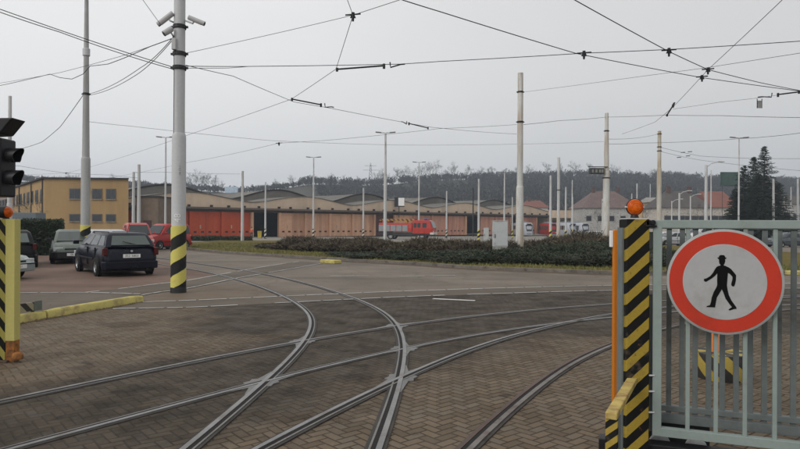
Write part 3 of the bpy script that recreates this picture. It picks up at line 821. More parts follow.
o = MB().tube([jb+Vector((-.0,-.03,-.14)), at(174.2,70,YC-.1), at(173.6,133,YC-.12)], .008, 6).build('conduit_cable', M_wire); tag(o, 'thin cable running down the left of the tall pole', 'cable')

t2, g2_, H2 = pole('tall striped pole behind the navy estate car', 85.3, -14, 27, .20, .075, M_steel_old, step=157, haz=True, hz=zat(85,225,27), rings=(94,))
# slimmer top stage with its coupling
m_ = MB(); z = zat(85, 52, 27); m_.lathe([(.125,z-.17),(.15,z-.16),(.15,z+.14),(.12,z+.16)], 16); m_.build('coupling', M_steel, t2, smooth=30)
pole('grey pole behind the traffic signal', 9.3, 96, 40, .17, .10, M_steel_far, step=203)
def arms(t, H, kind, px, Y):
    if kind == 'double':
        for s in (-1, 1):
            MB().box((s*.32, 0, H+.02), (.5, .07, .06)).build('arm', M_dark, t)
            MB().box((s*.85, -.05, H+.07), (.72, .30, .13), rot=Matrix.Rotation(-s*R(5), 3, 'Y')).build('lamp_head', mat('lamp_head_grey', (.16,.165,.17), .5, .1, 3), t, bevel=.04)
    elif kind == 'single':
        MB().tube([(0,0,H-.1),(-.25,0,H+.02),(-.55,0,H+.05)], .04, 8).build('arm', M_dark, t)
        MB().box((-.8, 0, H+.06), (.6, .26, .12)).build('lamp_head', mat('lamp_head_grey', (.16,.165,.17)), t, bevel=.04)
def lamppost(label, px, py, Y, r, kind='double', **k):
    t, g, H = pole(label, px, py, Y, r, r*.55, name='lamp_post', cat='lamp post', **k); arms(t, H, kind, px, Y)
lamppost('slim lamp post left of the camera pole, in front of the depot', 165.3, 137.5, 80, .15, 'double', foot=False)
lamppost('lamp post with striped foot before the first tan depot doors', 313.3, 157.5, 100, .17, haz=True, hazm=M_hazW)
lamppost('tallest lamp post, just left of the fire engine', 385, 133, 75, .2, step=176)
lamppost('lamp post rising behind the fire engine', 418.8, 162.5, 112, .17)
lamppost('lamp post above the big grey cabinet', 504.2, 172.5, 110, .17)
lamppost('faint lamp post over the beige hall', 572, 180, 150, .2, foot=False)
lamppost('slim lamp post in front of the spruces', 738.6, 138, 80, .13, foot=False)
GRP = 'slim grey poles standing about the tram yard'
for lab, px, py, Y, r, kw in (
    ('pale pole before the last red depot door', 242.3, 171, 72, .19, {}),
    ('short striped pole at the dark gap in the depot wall', 265.3, 182, 96, .16, dict(haz=True, hazm=M_hazW)),
    ('short striped pole near the pink poster', 363.3, 188, 106, .17, dict(haz=True, hazm=M_hazW)),
    ('short striped pole right of the fire engine', 446.5, 191, 115, .17, dict(haz=True, hazm=M_hazW)),
    ('striped pole left of the big grey cabinet', 478.6, 179, 85, .17, dict(haz=True)),
    ('thin striped pole between cabinet and old concrete pole', 512.2, 197, 112, .13, dict(haz=True)),
    ('striped pole in front of the red tram', 550.4, 175.5, 80, .18, dict(haz=True)),
    ('tall rust stained pole right of the red tram', 558.3, 157.5, 72, .22, dict(step=215, material=M_rusty_pole, rings=(190,), upper=M_steel_far)),
    ('striped pole before the silver trams', 565.6, 187, 92, .16, dict(haz=True)),
    ('thin striped pole between the two silver trams', 572.6, 197, 100, .09, dict(haz=True)),
    ('thin white pole left of the old pole with the display', 602.2, 199, 110, .13, dict(haz=True, hazm=M_hazW)),
    ('short pale pole above the amber lamp', 631.6, 193.5, 112, .13, {}),
    ('taller pale pole above the amber lamp', 636.8, 183.5, 100, .13, {}),
    ('tall stained pole between the amber lamp and the gate', 658.9, 131, 60, .23, dict(step=168, material=M_rusty_pole, rings=(134,147,151,))),
    ('thin pole in front of the ochre house', 671.6, 201, 112, .12, {}),
    ('pale pole in front of the dark roofed house', 679.2, 193, 100, .18, {}),
    ('thin grey pole at the middle of the dark roofed house', 690.3, 196, 118, .15, {}),
    ('thick pale pole left of the orange red roof', 705.8, 165, 70, .2, {}),
    ('slender pole at the orange red roof edge', 710.8, 170, 78, .09, {}),
    ('pale pole in front of the right spruce', 773.2, 179, 80, .17, {}),
    ('thin grey pole at the edge of the right spruce', 790.8, 187, 90, .11, {}),
    ('pale pole at the far right edge', 797.6, 179, 85, .17, {}),
    ('left one of two close poles beside the yellow building', 133.3, 172, 62, .17, {}),
    ('right, taller one of two close poles beside the yellow building', 138.7, 164.5, 62, .19, {}),
    ('dark slim post before the pinkish depot doors', 473, 188, 130, .16, dict(material=M_dark)),
    ('faint thin pole behind the amber lamp', 650, 184, 170, .14, dict(material=M_steel_far)),
    ('faint thin pole in front of the last houses', 784, 196, 120, .1, {})):
    tt, gg, HH = pole(lab, px, py, Y, r, r*.72, group=GRP, n=12, **kw)
    if 655 < px < 720 and .11 < r < .21:
        MB().tube([(0,0,HH-.3), (.5,-.1,HH+.15), (1.3,-.2,HH+.35)], .05, 6).build('arm', M_steel_far, tt)
        MB().box((1.55,-.22,HH+.36), (.7,.28,.14)).build('lamp_head', M_steel_far, tt, bevel=.04)
tb, gb, Hb = pole('tallest old concrete pole behind the junipers', 519.6, 73, 36, .23, .155, M_conc_pole, step=186, rings=(92,122,214), n=24)
tm, gm, Hm = pole('stained old pole carrying the overhead display box', 606.0, 113, 45, .245, .125, M_conc_pole, step=171, rings=(131,178,202), n=20)
o = MB(); o.box((0, 0, 0), (1.02, .35, .42)); 
db = thing('display_box', 'dark hanging display box beside the old stained pole', 'display', at(596.5, 171, 44.8))
o.build('housing', mat('display_dark', (.05,.05,.05), .6), db, bevel=.02)
MB().box((.1, 0, .30), (1.4, .1, .05)).build('hanger', M_dark, db)
for x in (-.32, -.06, .2, .38): MB().box((x, -.18, -.01), (.13, .02, .22)).build('panel', mat('display_grey', (.2,.2,.19), .5), db)
# small white sign on the depot roof
rs = thing('roof_sign', 'small white and dark square sign on a post over the depot eaves', 'sign', (at(399,213,136).x, 136, zat(399,213,136)))
MB().cyl((0,0,-1), (0,0,1.8), .08, n=8).build('post', M_dark, rs)
MB().box((.1, -.1, 2.4), (2.2, .12, 2.1)).build('panel', M_dark, rs); MB().box((.5, -.18, 2.45), (1.3, .05, 1.75)).build('white_field', M_white, rs)

# cabinets
def cabinet(label, px0, px1, pyt, Y, zlow, d=.4, plinth=.25):
    a = at(px0, 240, Y); b_ = at(px1, 240, Y); w = b_.x-a.x; z1 = zat((px0+px1)/2, pyt, Y)
    c = thing('electrical_cabinet', label, 'cabinet', ((a.x+b_.x)/2, Y+d/2, gz(Y)))
    g = gz(Y)
    m1 = mat('cabinet_grey', (.46,.475,.475), .5, .05, 3, dirt=(.3,.3,.28), dirt_amt=.25)
    MB().box((0,0,(z1-g+plinth)/2), (w, d, z1-g-plinth)).build('body', m1, c, bevel=.01)
    MB().box((0,0,plinth/2), (w*.98, d*.95, plinth)).build('plinth', M_conc, c, bevel=.01)
    MB().box((0,0,z1-g+.015), (w*1.05, d*1.1, .03)).build('roof', m1, c, bevel=.01)
    MB().box((w*.0, -d/2-.006, (z1-g+plinth)/2), (w*.92, .012, z1-g-plinth-.1)).build('door', m1, c, bevel=.004)
    MB().box((-w*.38, -d/2-.02, (z1-g)*.6), (.03, .03, .2)).build('handle', M_black, c)
cabinet('large pale grey electrical cabinet among the junipers', 493.4, 508.0, 221.2, 32, 0, plinth=.62)
cabinet('small pale cabinet left of the large one', 484.0, 488.8, 228, 60, 0, plinth=.1)

# ------------------------------------------------------------------ overhead wires
WG = 'overhead wires of the tram junction'
def sagpath(p, q, sag, n=14):
    p, q = Vector(p), Vector(q); out = []
    for i in range(n+1):
        t = i/n; v = p.lerp(q, t); v.z -= sag*4*t*(1-t); out.append(v)
    return out
def wire(label, pts, r=.0075, sag=.03, n=5, ins=()):
    """pts: list of world points; one mesh"""
    path = []
    for a, b_ in zip(pts, pts[1:]):
        s = sagpath(a, b_, sag*(Vector(a)-Vector(b_)).length/6); path += s if not path else s[1:]
    o = MB().tube(path, r, n).build('overhead_wire', M_wire, None, smooth=180); tag(o, label, 'wire', WG); return path
def insulator(label, p, q, r=.022, tail=True):
    p, q = Vector(p), Vector(q); d = q-p
    t = thing('wire_insulator', label, 'insulator', p)
    m_ = MB(); m_.cyl((0,0,0), d, r, n=8); m_.build('rod', M_black, t, smooth=40)
    m_ = MB(); m_.cyl((0,0,-.06), (0,0,.04), r*1.5, n=8); m_.cyl(d+Vector((0,0,-.08)), d+Vector((0,0,.05)), r*1.5, n=8)
    u = d.normalized(); m_.tube([d+u*.18+Vector((0,0,.08)), d+u*.2+Vector((0,0,-.06)), d+u*.5+Vector((0,0,.0)), d+u*.62], r*.8, 6); m_.build('clamp', M_black, t)
def crossing(label, p, s=.09):
    t = thing('wire_clamp', label, 'clamp', p)
    m_ = MB(); m_.cyl((-s*1.5,0,.0), (s*1.5,0,.03), .018, n=8); m_.cyl((0,0,-s*1.2), (0,0,s*.5), .025, .04, n=8); m_.box((0,0,-s*.2), (s*1.1,.05,s*.7), tx=.5); m_.build('body', M_black, t)
p1 = lambda py, dx=0: Vector((P1.x+dx, P1.y, zat(180,py,15.3)))
Wp = lambda px, py, z=6.0: W(px, py, z)
wire('upper of two parallel feeder cables from top left to the camera pole', [Wp(-400,-135,7.6), Wp(0,9,6.4), Wp(110,47,6.0), p1(67,-.16)], .010, .02)
wire('lower of two parallel feeder cables from top left to the camera pole', [Wp(-400,-132,7.58), Wp(0,12,6.38), Wp(60,32,6.2), Wp(120,53,5.95), p1(69,-.16)], .010, .04)
J = at(173, 38, 15.1)
wire('loose messy cable looping left from under the cameras', [J, at(150,46.5,16), at(124,58,18), at(108,64,19), at(90,66,20), at(83,74,21), at(72,79,21), at(60,77.5,22), at(50,74,23), at(25,80,25), at(0,85.5,27), at(-300,120,30)], .011, .01)
wire('thin support wire under the messy cable loop', [J, at(125,55,18), at(60,72.5,22), at(0,83,27), at(-300,117,30)], .007, .01)
q2 = Vector((g2_.x+.1, 27, zat(85,94,27)))
wire('upper strand of the double cable from cameras to second pole', [at(174,36,15.1), at(140,68,20), q2], .010, .08)
wire('lower strand of the double cable from cameras to second pole', [at(174,38,15.1), at(136,75,20), q2+Vector((0,0,-.05))], .010, .08)
wire('cable sagging from the second pole down to the left', [q2+Vector((-.2,0,0)), at(60,127,32), at(42,142,36), at(22,148.5,40), at(9,148.5,40)], .014, .02)
wire('thin wire from the top left down to the cameras', [at(132,-18,14), at(143,0,14.3), at(161,25,15)], .006, 0)
X1 = Wp(353,15,6.6)
wire('span wire from the camera pole to the upper middle clamp', [p1(53,.15), Wp(218,46,6.3), X1], .006, .02)
wire('span wire leaving the upper middle clamp to the top edge', [X1, Wp(399,0,6.7), Wp(440,-14,6.8)], .007, 0)
wire('short wire from the upper middle clamp out of the top', [X1, Wp(346,-4,6.8), Wp(338,-30,7.2)], .007, 0)
X2 = Wp(336,69,6.1); X3 = Wp(291.5,99,6.0)
wire('pull off wire from the clamp down across both contact wires', [X1, X2, X3, Wp(195,132.5,6.0), Wp(90,167,6.6), Wp(66,173,6.7), Wp(20,175,6.9), Wp(-150,180,7.4)], .0075, .01)
wire('long contact wire from the camera pole to the right edge', [p1(66,.15), Wp(237,66.4,5.9), Wp(400,64,6.0), Wp(440,61.3,6.0), Wp(585,53,6.0), Wp(675,49,6.0), Wp(800,41,6.0), Wp(900,34,6.0)], .0095, .01)
wire('second strand just below the long contact wire', [p1(68,.15), Wp(228,68,5.88), Wp(250,66.2,5.9)], .007, .01)
bp = lambda py, dx=0: Vector((gb.x+dx, 36, zat(519.5,py,36)))
wire('contact wire slanting down from the camera pole to the concrete pole', [p1(65,.15), Wp(233,76,5.9), X3+Vector((.0,.5,0)), Wp(330,108,5.9), Wp(430,127,6.4), Wp(490,132.5,7.2), bp(134,-.2)], .0085, .01)
wire('wire rising from lower left behind the camera pole to the concrete pole', [Wp(60,185,7.5), Wp(190,162,6.6), Wp(279,143,6.2), Wp(330,140,6.3), Wp(440,128.5,6.8), bp(124.5,-.2)], .0085, .02)
wire('wire running from the concrete pole to the right edge', [bp(124.5,.2), at(560,120.5,38), Vector((gm.x,45,zat(606,117,45))), at(666,115,38), at(720,115.5,34), at(800,117.5,30), at(860,119,28)], .012, .02)
wire('faint wire from the second pole low across to the right', [Vector((g2_.x+.1,27,zat(85,121.5,27))), at(130,126,30), at(270,140.5,36), at(400,145,42), at(520,144,46), at(604,141.5,46)], .008, .02)
wire('thin wire from the top of the concrete pole to the right', [bp(92,.2), at(570,86,30), at(640,76.5,24), at(704,68,21), at(800,53,17), at(860,44,15)], .007, .0)
wire('heavy diagonal wire from top middle to the right edge', [Wp(380,-9,6.1), Wp(403,0,6.1), Wp(440,11.5,6.1), Wp(575,53,6.0), Wp(640,66,6.0), Wp(702,77.5,6.0), Wp(800,91,5.9), Wp(900,102,5.9)], .0105, .01)
X4 = Wp(708,69.5,6.0)
wire('steep diagonal wire from the top through the right clamps', [Wp(540,-20,6.1), Wp(575,0,6.1), Wp(668,51,6.0), X4, Wp(760,82.5,6.0), Wp(800,90.5,6.0), Wp(900,108,6.0)], .0105, .01)
wire('wire from the top right corner down left to the clamps', [Wp(830,-46,6.3), Wp(782,0,6.2), X4, Wp(702,76,6.0), Wp(673,107,6.0), Wp(655,122,6.2), Wp(622,134,6.6)], .007, .01)
wire('thin wire with a hanging plate at the right edge', [Wp(673,109,6.6), Wp(720,102,6.5), Wp(757,98,6.4), Wp(800,91.5,6.2), Wp(860,82,6)], .006, .01)
sp_ = lambda py, dx=0: at(659+dx, py, 60)
wire('wire from the display pole past the second rusty pole to the right', [at(609,144,45), at(640,143,48), at(700,141,50), at(740,138.5,45), at(800,133,36), at(860,128,30)], .013, .03)
wire('short faint wire joining the two rusty poles', [at(608,139,45), sp_(134,-1)], .012, .05)
wire('upper thin wire leaving the rusty pole to the right', [sp_(147), at(700,156,62), at(740,158,60), at(810,158.5,56)], .014, .03)
wire('lower thin wire leaving the rusty pole to the right', [sp_(151), at(700,160,66), at(770,168,62), at(820,172,60)], .014, .03)
wire('thin wire from the paired poles across to the left', [at(138,178,62), at(110,175,60), at(66,173,58), at(20,166,52), at(-200,150,48)], .012, .03)
wire('thin wire over the left depot roof', [at(133,172,62), at(160,172,70), at(240,174,72)], .012, .03)
insulator('long black insulator rod on the contact wire right of the clamp', Wp(337,69.2,6.05), Wp(384,65.6,6.0), .024)
insulator('short black insulator rod where the pull off wire ends', Wp(292,99,6.0), Wp(321,104.7,6.0), .024)
insulator('black insulator rod above the double lamp post', Wp(428,128,6.4), Wp(409,123.4,6.4), .024)
insulator('slanting black insulator rod below the right clamps', Wp(667,115,6.6), Wp(673,105.5,6.6), .03)
insulator('black insulator rod at the right picture edge', Wp(799,91.8,6.2), Wp(778,94.5,6.2), .024)
crossing('star shaped clamp where the upper middle wires meet', X1, .12)
crossing('clamp where two wires cross right of the concrete pole', Wp(584,53.3,6.0), .12)
crossing('clamp at the crossing above the second rusty pole', Wp(669,50.5,6.0), .12)
crossing('upper one of two black clamps at the right crossing', X4, .11)
crossing('lower one of two black clamps at the right crossing', Wp(702,77,6.0), .11)
crossing('small clamp on the wire left of the camera pole', Wp(66,173,6.7), .12)
crossing('small clamp on the wire left of the double lamp post', Wp(279,143.3,6.2), .12)
for i, (px, py, lab) in enumerate(((683,152.5,'upper left'),(690,151.8,'upper right'),(679,157.5,'lower left'),(688,156,'lower right'))):
    a = at(px-2, py, 61); b_ = at(px+2, py-.3, 61); o = MB().cyl((0,0,0), b_-a, .04, n=6).build('wire_insulator', M_black, None, loc=a)
    tag(o, lab + ' one of four small insulators right of the rusty pole', 'insulator', 'small insulators right of the rusty pole')
hp = Wp(759.5, 103.5, 6.15)
pl = thing('hanging_plate', 'small grey plate hanging from the thin wire at right', 'sign', hp)
MB().box((0,0,-.03), (.155, .02, .27)).build('plate', mat('hanging_plate_grey', (.22,.22,.21), .6), pl)
m_ = MB()
for s in (-1, 1): m_.box((s*.085, 0, 0), (.014, .03, .34))
m_.build('frame', M_dark, pl)
# ------------------------------------------------------------------ vehicles
def lerp3(a, b, t): return a + (b-a)*t
def panel_on(quad, u0, u1, v0, v1, off=.006, th=.008, skew=0.0):
    """thin slab lying on a quad (P00,P10,P11,P01); v runs upwards"""
    P00, P10, P11, P01 = [Vector(p) for p in quad]
    def B(u, v): return lerp3(lerp3(P00, P10, u), lerp3(P01, P11, u), v)
    n = (P10-P00).cross(P01-P00).normalized()
    c = [B(u0, v0), B(u1, v0), B(u1-skew, v1), B(u0+skew*0, v1)]
    return c, n, off, th
def add_panel(mb, quad, u0, u1, v0, v1, outward, off=.006, th=.01, skew0=0.0, skew1=0.0):
    P00, P10, P11, P01 = [Vector(p) for p in quad]
    def B(u, v): return lerp3(lerp3(P00, P10, u), lerp3(P01, P11, u), v)
    n = (P10-P00).cross(P01-P00).normalized()
    if n.dot(Vector(outward)) < 0: n = -n
    c = [B(u0, v0), B(u1, v0), B(u1+skew1, v1), B(u0+skew0, v1)]
    vs = [p+n*off for p in c] + [p-n*th for p in c]
    mb.add(vs, [(0,1,2,3),(7,6,5,4),(0,4,5,1),(1,5,6,2),(2,6,7,3),(3,7,4,0)])
def wheel(parent, x, y, r, w, side):
    wo = MB().lathe([(r*.62,-w/2),(r*.93,-w/2),(r,-w*.36),(r,w*.36),(r*.93,w/2),(r*.62,w/2)], 28, (x, y, r), 'Y', cap=False).build('wheel', M_rubber, parent, smooth=40)
    rm = MB(); s = side
    rm.lathe([(r*.64, -w*.3), (r*.64, w*.42*1), (r*.58, w*.42), (r*.52, w*.28), (.01, w*.34)] if s > 0 else [(.01, -w*.34), (r*.52, -w*.28), (r*.58, -w*.42), (r*.64, -w*.42), (r*.64, w*.3)], 24, (x, y, r), 'Y')
    ro = rm.build('rim', M_rim, wo, smooth=30)
    hb_ = MB()
    for k in range(7):
        a = k*2*math.pi/7; hb_.cyl((x+math.cos(a)*r*.4, y+s*w*.31, r+math.sin(a)*r*.4), (x+math.cos(a)*r*.4, y+s*w*.335, r+math.sin(a)*r*.4), r*.085, n=8)
    hb_.build('rim_opening', M_dark, wo)
def car(name, label, cat, loc, yaw, paint, L=4.4, Wd=1.7, H=1.45, hood=.95, belt=.93, xs=None, wr=.3, wb=(.86, 3.45), windows=None, tail='red', front=True, rear_plate=None, front_plate=None, group=None, roofrails=False, bumper=None, van=False, taillow=False, hoodlen=.98):
    """local x forward, origin on the ground mid-length"""
    c = thing(name, label, cat, loc, yaw, group)
    hx = L/2; hw = Wd/2
    # lower body, lofted along its length
    xr0, xr1, xf1, xf0 = xs         # rear glass base, roof rear, roof front, windscreen base (from the rear bumper)
    st = [(0.0, .42, belt*.62, .80), (.05, .30, belt*.80, .9), (.16, .24, belt*.97, .96), (max(xr0, .3), .2, belt, .99), (L*.35, .18, belt, 1.0), (L*.6, .18, belt*.99, 1.0), (xf0, .18, belt*.985, .99),
          (L-.75, .2, hood*.95, .97), (L-.28, .22, hood*.86, .93), (L-.08, .28, hood*.72, .86), (L, .36, hood*.60, .78)]
    rings = []
    for x, zb_, zt_, k in st:
        w = hw*k; h = zt_-zb_
        rings.append([(x-hx, -w*.86, zb_), (x-hx, -w*.97, zb_+h*.22), (x-hx, -w, zb_+h*.55), (x-hx, -w*.965, zb_+h*.86), (x-hx, -w*.88, zt_), (x-hx, -w*.4, zt_+.025), 
                      (x-hx, w*.4, zt_+.025), (x-hx, w*.88, zt_), (x-hx, w*.965, zb_+h*.86), (x-hx, w, zb_+h*.55), (x-hx, w*.97, zb_+h*.22), (x-hx, w*.86, zb_)])
    MB().loft(rings).build('body', paint, c, smooth=38)
    # cabin
    wbz, wtz = hw*.885, hw*.70
    cab = MB(); nz = 5; rings = []
    prof = [(0, 0), (.35, .03), (.7, .10), (.9, .24), (1.0, .5)]
    def cx(t, rear): return lerp3(xr0 if rear else xf0, xr1 if rear else xf1, t) - hx
    zr = H
    ring = []
    for t in (0, .5, .88, 1.0):
        z = belt + .0 + (zr-.03-belt)*t - (.0)
        wv = wbz + (wtz-wbz)*(t**1.25); shrink = .0 if t < 1 else .10
        x0_, x1_ = cx(t, True)+shrink, cx(t, False)-shrink*1.6; wv -= shrink*.9
        z = z + (0.03 if t == 1.0 else 0)
        bow = .05
        ring.append([(x0_, -wv*.93, z), (x0_+.03, -wv, z), (lerp3(x0_, x1_, .5), -wv*1.01, z), (x1_-.04, -wv, z), (x1_, -wv*.93, z), (x1_+bow, 0, z), (x1_, wv*.93, z), (x1_-.04, wv, z), (lerp3(x0_, x1_, .5), wv*1.01, z), (x0_+.03, wv, z), (x0_, wv*.93, z), (x0_-bow, 0, z)])
    cab.loft(ring); cab.build('cabin', paint, c, smooth=35)
    # windows: side
    tz_ = .86
    def SQ(s):
        z1 = belt + (zr-.03-belt)*tz_; w1 = wbz + (wtz-wbz)*(tz_**1.25)
        return [(cx(0, True), s*wbz, belt+.02), (cx(0, False), s*wbz, belt+.02), (cx(tz_, False), s*w1, z1), (cx(tz_, True), s*w1, z1)]
    for s in (-1, 1):
        for (u0, u1, k0, k1) in windows:
            mb = MB(); add_panel(mb, SQ(s), u0, u1, .05, .95, (0, s, 0), .012, .012, k0, k1); mb.build('side_window', M_glass, c)
    def FQ(rear):
        w1 = wbz + (wtz-wbz)*(tz_**1.25); z1 = belt + (zr-.03-belt)*tz_
        o = -.045 if rear else .045
        return [(cx(0, rear)+o, -wbz*.93, belt+.02), (cx(0, rear)+o, wbz*.93, belt+.02), (cx(tz_, rear)+o*.8, w1*.93, z1), (cx(tz_, rear)+o*.8, -w1*.93, z1)]
    mb = MB(); add_panel(mb, FQ(False), .04, .96, .04, .99, (1, 0, .3), .014, .03); mb.build('windscreen', M_glass_light if not van else M_glass, c)
    mb = MB(); add_panel(mb, FQ(True), .07, .93, .10 if not van else .2, .95, (-1, 0, .1), .014, .03); rw = mb.build('rear_window', M_glass_rear, c)
    MB().box((cx(.2, True)-.07, .05, belt+.12), (.02, .42, .018), rot=Matrix.Rotation(R(14), 3, 'X')).build('wiper', M_black, c)
    # bumpers, sills, lamps
    bcol = bumper or paint
    b_ = MB(); b_.loft([[(x-hx, y, z) for y, z in ((-hw*k, .26), (-hw*k, .5), (hw*k, .5), (hw*k, .26))] for x, k in ((-.06, .80), (-.03, .93), (.12, 1.0), (.2, 1.005))]); b_.build('rear_bumper', bcol, c, bevel=.03)
    b_ = MB(); b_.loft([[(x-hx, y, z) for y, z in ((-hw*k, .24), (-hw*k, .5), (hw*k, .5), (hw*k, .24))] for x, k in ((L-.34, 1.005), (L-.2, .98), (L-.0, .86), (L+.06, .74))]); b_.build('front_bumper', bcol, c, bevel=.03)
    for xe, se in ((-hx-.062, -1), (hx+.055, 1)):
        MB().box((xe, 0, .47), (.02, Wd*.84, .035)).build('bumper_strip', M_black, c)
    MB().cyl((-hx-.012, 0, belt*.86), (-hx+.03, 0, belt*.86), .035, n=14).build('badge', M_rim, c)
    MB().box((-hx-.0, 0, belt*.78), (.03, .62, .02)).build('boot_handle', M_black, c)
    MB().cyl((-hx-.05, -hw*.55, .24), (-hx+.3, -hw*.55, .25), .028, n=10).build('exhaust', M_dark, c)
    MB().box((0-.05, 0, .2), (L*.8, Wd*.9, .12)).build('underside', M_black, c)
    for s in (-1, 1):
        zt_ = .70 if taillow else .80; hh = .17 if taillow else .24
        b_ = MB(); b_.box((-hx+.09, s*(hw*.905), zt_), (.17, .13 if not van else .12, hh)); b_.build('tail_lamp', M_red_lamp, c, bevel=.015)
        b_ = MB(); b_.box((hx-.14, s*(hw*.70), hood*.66), (.16, .36, .17)); b_.build('headlight', M_lamp, c, bevel=.02)
        b_ = MB(); b_.box((xf0-hx-.28, s*(hw+.09), belt+.09), (.12, .18, .13)); b_.build('mirror', M_black if bumper else paint, c, bevel=.02)
        MB().box((0, s*(hw*.995), .55), (L*.42, .03, .05)).build('side_moulding', M_black, c, bevel=.008)
        for xd in (windows[0][1], windows[1][1] if len(windows) > 1 else .8):
            xx = lerp3(xr0, xf0, xd)-hx
            MB().box((xx, s*(hw*.982), .62), (.012, .05, .58)).build('door_gap', M_black, c)
            MB().box((xx+.12, s*(hw*.99), belt*.86), (.14, .035, .03)).build('door_handle', M_black, c, bevel=.006)
    MB().box((hx-.06, 0, hood*.64), (.10, Wd*.42, .12)).build('grille', M_black, c, bevel=.01)
    def plate(x, z, sgn, txt):
        p_ = MB().box((x, 0, z), (.015, .52, .115)).build('number_plate', M_white, c)
        if txt:
            o = on_pole_text(txt, .105, 0, 0, 0, p_, 'lettering', M_signblack, rot90=False, thick=.001)
            o.location = (x+sgn*.009, 0, z); o.rotation_euler.z = R(90*sgn)
    if rear_plate: plate(-hx-.0-.012, belt*.70, -1, rear_plate)
    if front_plate: plate(hx+.07, .40, 1, front_plate)
    for i, x in enumerate(wb):
        for s in (-1, 1):
            MB().lathe([(.01,-.006),(wr*1.17,-.004),(wr*1.19,.0),(wr*1.17,.004),(.01,.006)], 28, (x-hx, s*(hw*.995), wr*1.02), 'Y').build('wheel_arch', M_black, c)
            wheel(c, x-hx, s*(hw-.055), wr, .18, s)
    if roofrails:
        for s in (-1, 1):
            MB().tube([(xr1-hx+.12, s*wtz*.9, H-.03), (xr1-hx+.2, s*wtz*.9, H+.02), (xf1-hx-.3, s*wtz*.9, H+.02), (xf1-hx-.2, s*wtz*.9, H-.03)], .014, 8).build('roof_rail', M_black, c)
        MB().tube([(xr1-hx+.1, 0, H-.01), (xr1-hx-.18, 0, H+.3)], .006, 6).build('aerial', M_black, c)
    return c
def paint(name, col, rough=.35, coat=.4, metal=.0):
    return mat(name, col, rough, .05, 2, metal, coat=coat, dirt=mul(col, .75) if max(col) > .2 else mul(col, 1.6), dirt_amt=.25)
P_navy = mat('navy_paint', (.004,.005,.013), .3, .05, 2, spec=.2, coat=.12); P_green = paint('sage_paint', (.11,.13,.112), .4, .2); P_blk = mat('black_paint', (.005,.005,.006), .35, .05, 2, spec=.16)
P_silver = paint('silver_paint', (.27,.31,.31), .35); P_lsil = paint('light_silver_paint', (.42,.43,.44), .35); P_red = paint('red_paint', (.36,.02,.016), .45, .3, 0)
P_red2 = paint('pale_red_paint', (.42,.06,.05), .45, .3, 0); P_white = paint('white_car_paint', (.6,.6,.6), .4, .3, 0); P_dg = paint('grey_car_paint', (.07,.08,.09))

def carpos(px, py): p = G(px, py); return p
EST = dict(L=4.42, Wd=1.70, H=1.40, hood=.95, belt=.95, xs=(.10, .42, 2.75, 3.50), wr=.30, wb=(.85, 3.40), windows=((.055,.27,.03,-.02),(.30,.565,.0,-.02),(.595,.86,.0,-.10)))
HATCH = dict(L=3.85, Wd=1.62, H=1.41, hood=.92, belt=.90, xs=(.12, .62, 2.3, 2.98), wr=.28, wb=(.68, 3.10), windows=((.07,.27,.10,-.03),(.30,.60,.0,-.02),(.63,.90,.0,-.12)))
# estate: rear left wheel at (97,276.5)
th = R(90+39)
hd = Vector((math.cos(th), math.sin(th), 0)); lf = Vector((-hd.y, hd.x, 0))
rl = G(97.5, 276.3)
ctr = rl - lf*.80 + hd*(2.21-.85)
estate = car('estate_car', 'dark navy estate car seen from behind beside the tall striped pole', 'car', ctr, th, P_navy, rear_plate='3S2 5803', roofrails=True, **EST)
# sage green old hatchback, front towards us
th = math.atan2(-.86, .5)
hd = Vector((math.cos(th), math.sin(th), 0)); lf = Vector((-hd.y, hd.x, 0))
fw = G(52.5, 263.6); ctr = fw + lf*.76 - hd*(3.10-1.925)
car('hatchback_car', 'grey green old hatchback facing us behind the second striped pole', 'car', ctr, th, P_green, front_plate='SK 48', bumper=M_dark, **HATCH)
th = R(90+31); hd = Vector((math.cos(th), math.sin(th), 0)); lf = Vector((-hd.y, hd.x, 0))
rr = G(36.5, 267.0); ctr = rr + lf*.80 + hd*(1.925-.68)
car('hatchback_car', 'black hatchback with red tail lamp right behind the left post', 'car', ctr, th, P_blk, rear_plate='4S7 261', **HATCH)
th = R(-8); ctr = G(25.5, 283) - Vector((math.cos(th), math.sin(th), 0))*1.98 + Vector((-.68,.85,0))
car('compact_car', 'silver grey compact car nose peeping out behind the left post', 'car', ctr, th, P_silver, front_plate='2S1', **{**HATCH, 'H': 1.3, 'hood': .80, 'belt': .84})
th = R(-20); car('compact_car', 'light silver car beyond the navy estate', 'car', gp(112, 36.5), th, P_lsil, **HATCH)
th = R(-20); car('compact_car', 'dark grey car roof beside the second striped pole', 'car', gp(94, 39), th, P_dg, **HATCH)
VAN = dict(L=4.1, Wd=1.72, H=1.83, hood=1.08, belt=1.08, xs=(.05, .12, 2.45, 3.15), wr=.31, wb=(.75, 3.35), windows=((.36,.60,.0,.0),(.64,.90,.0,-.10)), van=True)
VAN2 = dict(VAN); VAN2['windows'] = ((.06,.28,.0,.0),(.34,.60,.0,.0),(.64,.91,.0,-.10))
th = R(-60); car('delivery_van', 'red panel van with grey windscreen beyond the estate car', 'van', gp(137, 41), th, P_red2, H=1.85, **{k: v for k, v in VAN.items() if k != 'H'})
th = R(-112); car('delivery_van', 'deep red windowed van half hidden by the camera pole', 'van', gp(164, 45), th, P_red, **VAN2)
